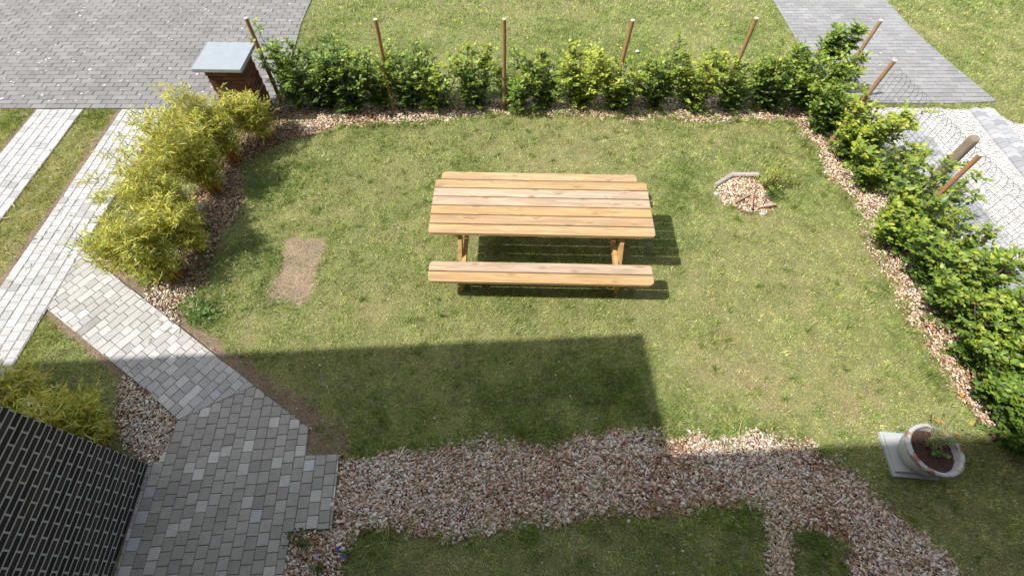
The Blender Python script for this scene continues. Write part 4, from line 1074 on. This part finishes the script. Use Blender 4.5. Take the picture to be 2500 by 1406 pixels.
# long seeding grass stalk in the right lawn
mb = MB(); b = Vector((*G(2178, 748), 0)); e = Vector((*G(2135, 706, .12), .12)); m_ = (b + e) / 2 + Vector((.02, .03, .06))
mb.tube([(0, 0, 0), tuple(m_ - b), tuple(e - b)], [.003, .0025, .002], 5, (.45, .42, .2)); mb.tube([tuple((e - b) * .85), tuple(e - b + Vector((-.06, .02, -.01)))], [.006, .002], 5, (.55, .5, .28))
o = mb.build('grass_stalk', M_twig, loc=tuple(b)); tag(o, 'long pale seeding grass stalk in the right part of the lawn', 'grass stalk')

# ------------------------------------------------------------------ flower pot on its slabs
sl = (4.06, 1.26)
mb = MB(); mb.box((0, 0, .02), (.43, .45, .05), (.42, .46, .49)); o = mb.build('concrete_slab', M_cap, bevel=.006, loc=(sl[0], sl[1], 0)); o.rotation_euler = (0, 0, math.radians(-5)); tag(o, 'pale concrete slab lying in the grass under the flower pot', 'slab')
mb = MB(); mb.box((0, 0, .0625), (.42, .37, .035), (.46, .47, .47)); o = mb.build('concrete_slab', M_cap, bevel=.005, loc=(sl[0] + .005, sl[1] + .0, 0)); o.rotation_euler = (0, 0, math.radians(-5)); tag(o, 'smaller upper slab directly below the flower pot', 'slab')
PC = (4.095, 1.235)
pot = tag(empty('flower_pot', (PC[0], PC[1], .08)), 'big round pot with peeling white paint, half in the house shadow', 'flower pot')
pot.scale = (1, 1, .86)
def peel_mat(name, thr):
    m, t, p, o = new_mat(name)
    tc = N(t, 'ShaderNodeTexCoord'); nz = N(t, 'ShaderNodeTexNoise'); nz.inputs['Scale'].default_value = 9; nz.inputs['Detail'].default_value = 7; nz.inputs['Roughness'].default_value = .65
    t.links.new(tc.outputs['Object'], nz.inputs['Vector'])
    mr = N(t, 'ShaderNodeMapRange'); mr.inputs[1].default_value = thr; mr.inputs[2].default_value = thr + .02; t.links.new(nz.outputs[0], mr.inputs[0])
    mx = N(t, 'ShaderNodeMix', data_type='RGBA'); mx.inputs['A'].default_value = (.46, .465, .46, 1); mx.inputs['B'].default_value = (.30, .15, .12, 1)
    t.links.new(mr.outputs[0], mx.inputs['Factor'])
    c, _ = noise_mul(t, mx.outputs['Result'], 22, .8, 1.12)
    t.links.new(c, p.inputs['Base Color']); p.inputs['Roughness'].default_value = .8
    b = N(t, 'ShaderNodeBump'); b.inputs['Strength'].default_value = .4; b.inputs['Distance'].default_value = .004; t.links.new(mr.outputs[0], b.inputs['Height']); t.links.new(b.outputs[0], p.inputs['Normal'])
    return m
M_potb = peel_mat('pot_paint', .66); M_rim = peel_mat('pot_rim_paint', .54)
R = .250
mb = MB(); mb.lathe([(0, 0), (.165, 0), (.175, .01), (.215, .10), (.238, .19), (R - .016, .262)], 56); mb.lathe([(R - .035, .30), (R - .05, .22), (.19, .12)], 56); mb.build('body', M_potb, pot, smooth=True)
mb = MB(); mb.lathe([(R - .018, .258), (R - .002, .262), (R + .006, .28), (R + .004, .312), (R - .006, .322), (R - .026, .322), (R - .036, .310), (R - .038, .27)], 56); mb.build('rim', M_rim, pot, smooth=True)
rngp = np.random.default_rng(5); mb = MB()
vs = [(0, 0, .235)]; fs = []
for i in range(1, 9):
    for k in range(40):
        a = 6.283 * k / 40; r = (R - .036) * i / 8; vs.append((r * math.cos(a), r * math.sin(a), .235 + rngp.normal(0, .006)))
for k in range(40): fs.append((0, 1 + k, 1 + (k + 1) % 40))
for i in range(7):
    for k in range(40): fs.append((1 + i * 40 + k, 1 + (i + 1) * 40 + k, 1 + (i + 1) * 40 + (k + 1) % 40, 1 + i * 40 + (k + 1) % 40))
mb.add(vs, fs, (.075, .045, .035)); mb.build('potting_soil', M_ground, pot, smooth=True)
herb('marigold_plant', (PC[0] - .01, PC[1] + .05, .275), .46, .24, 34, (.32, .35, .15), 'thin wiry flowering plant with small orange blooms growing in the pot', 'flower', 30, flower=[(.80, .33, .04), (.80, .45, .06), (.78, .28, .03)], fl_n=6, fl_r=.021, leafL=.055, leafw=.10, stemcol=(.36, .38, .18), spread=(.16, .16))
herb('leafy_weed', (PC[0] + .02, PC[1] - .01, .275), .07, .12, 10, (.14, .24, .06), 'low green leaves at the shaded side of the soil in the pot', 'weed', 31, leafL=.05, leafw=.5)
log((2418, 1068), (2447, 1070), .035, (.20, .11, .09), 'wood_offcut', 'dark reddish piece of wood at the near end of the right hedge', 'wood piece', z=.035)
print('objects', len(bpy.data.objects))
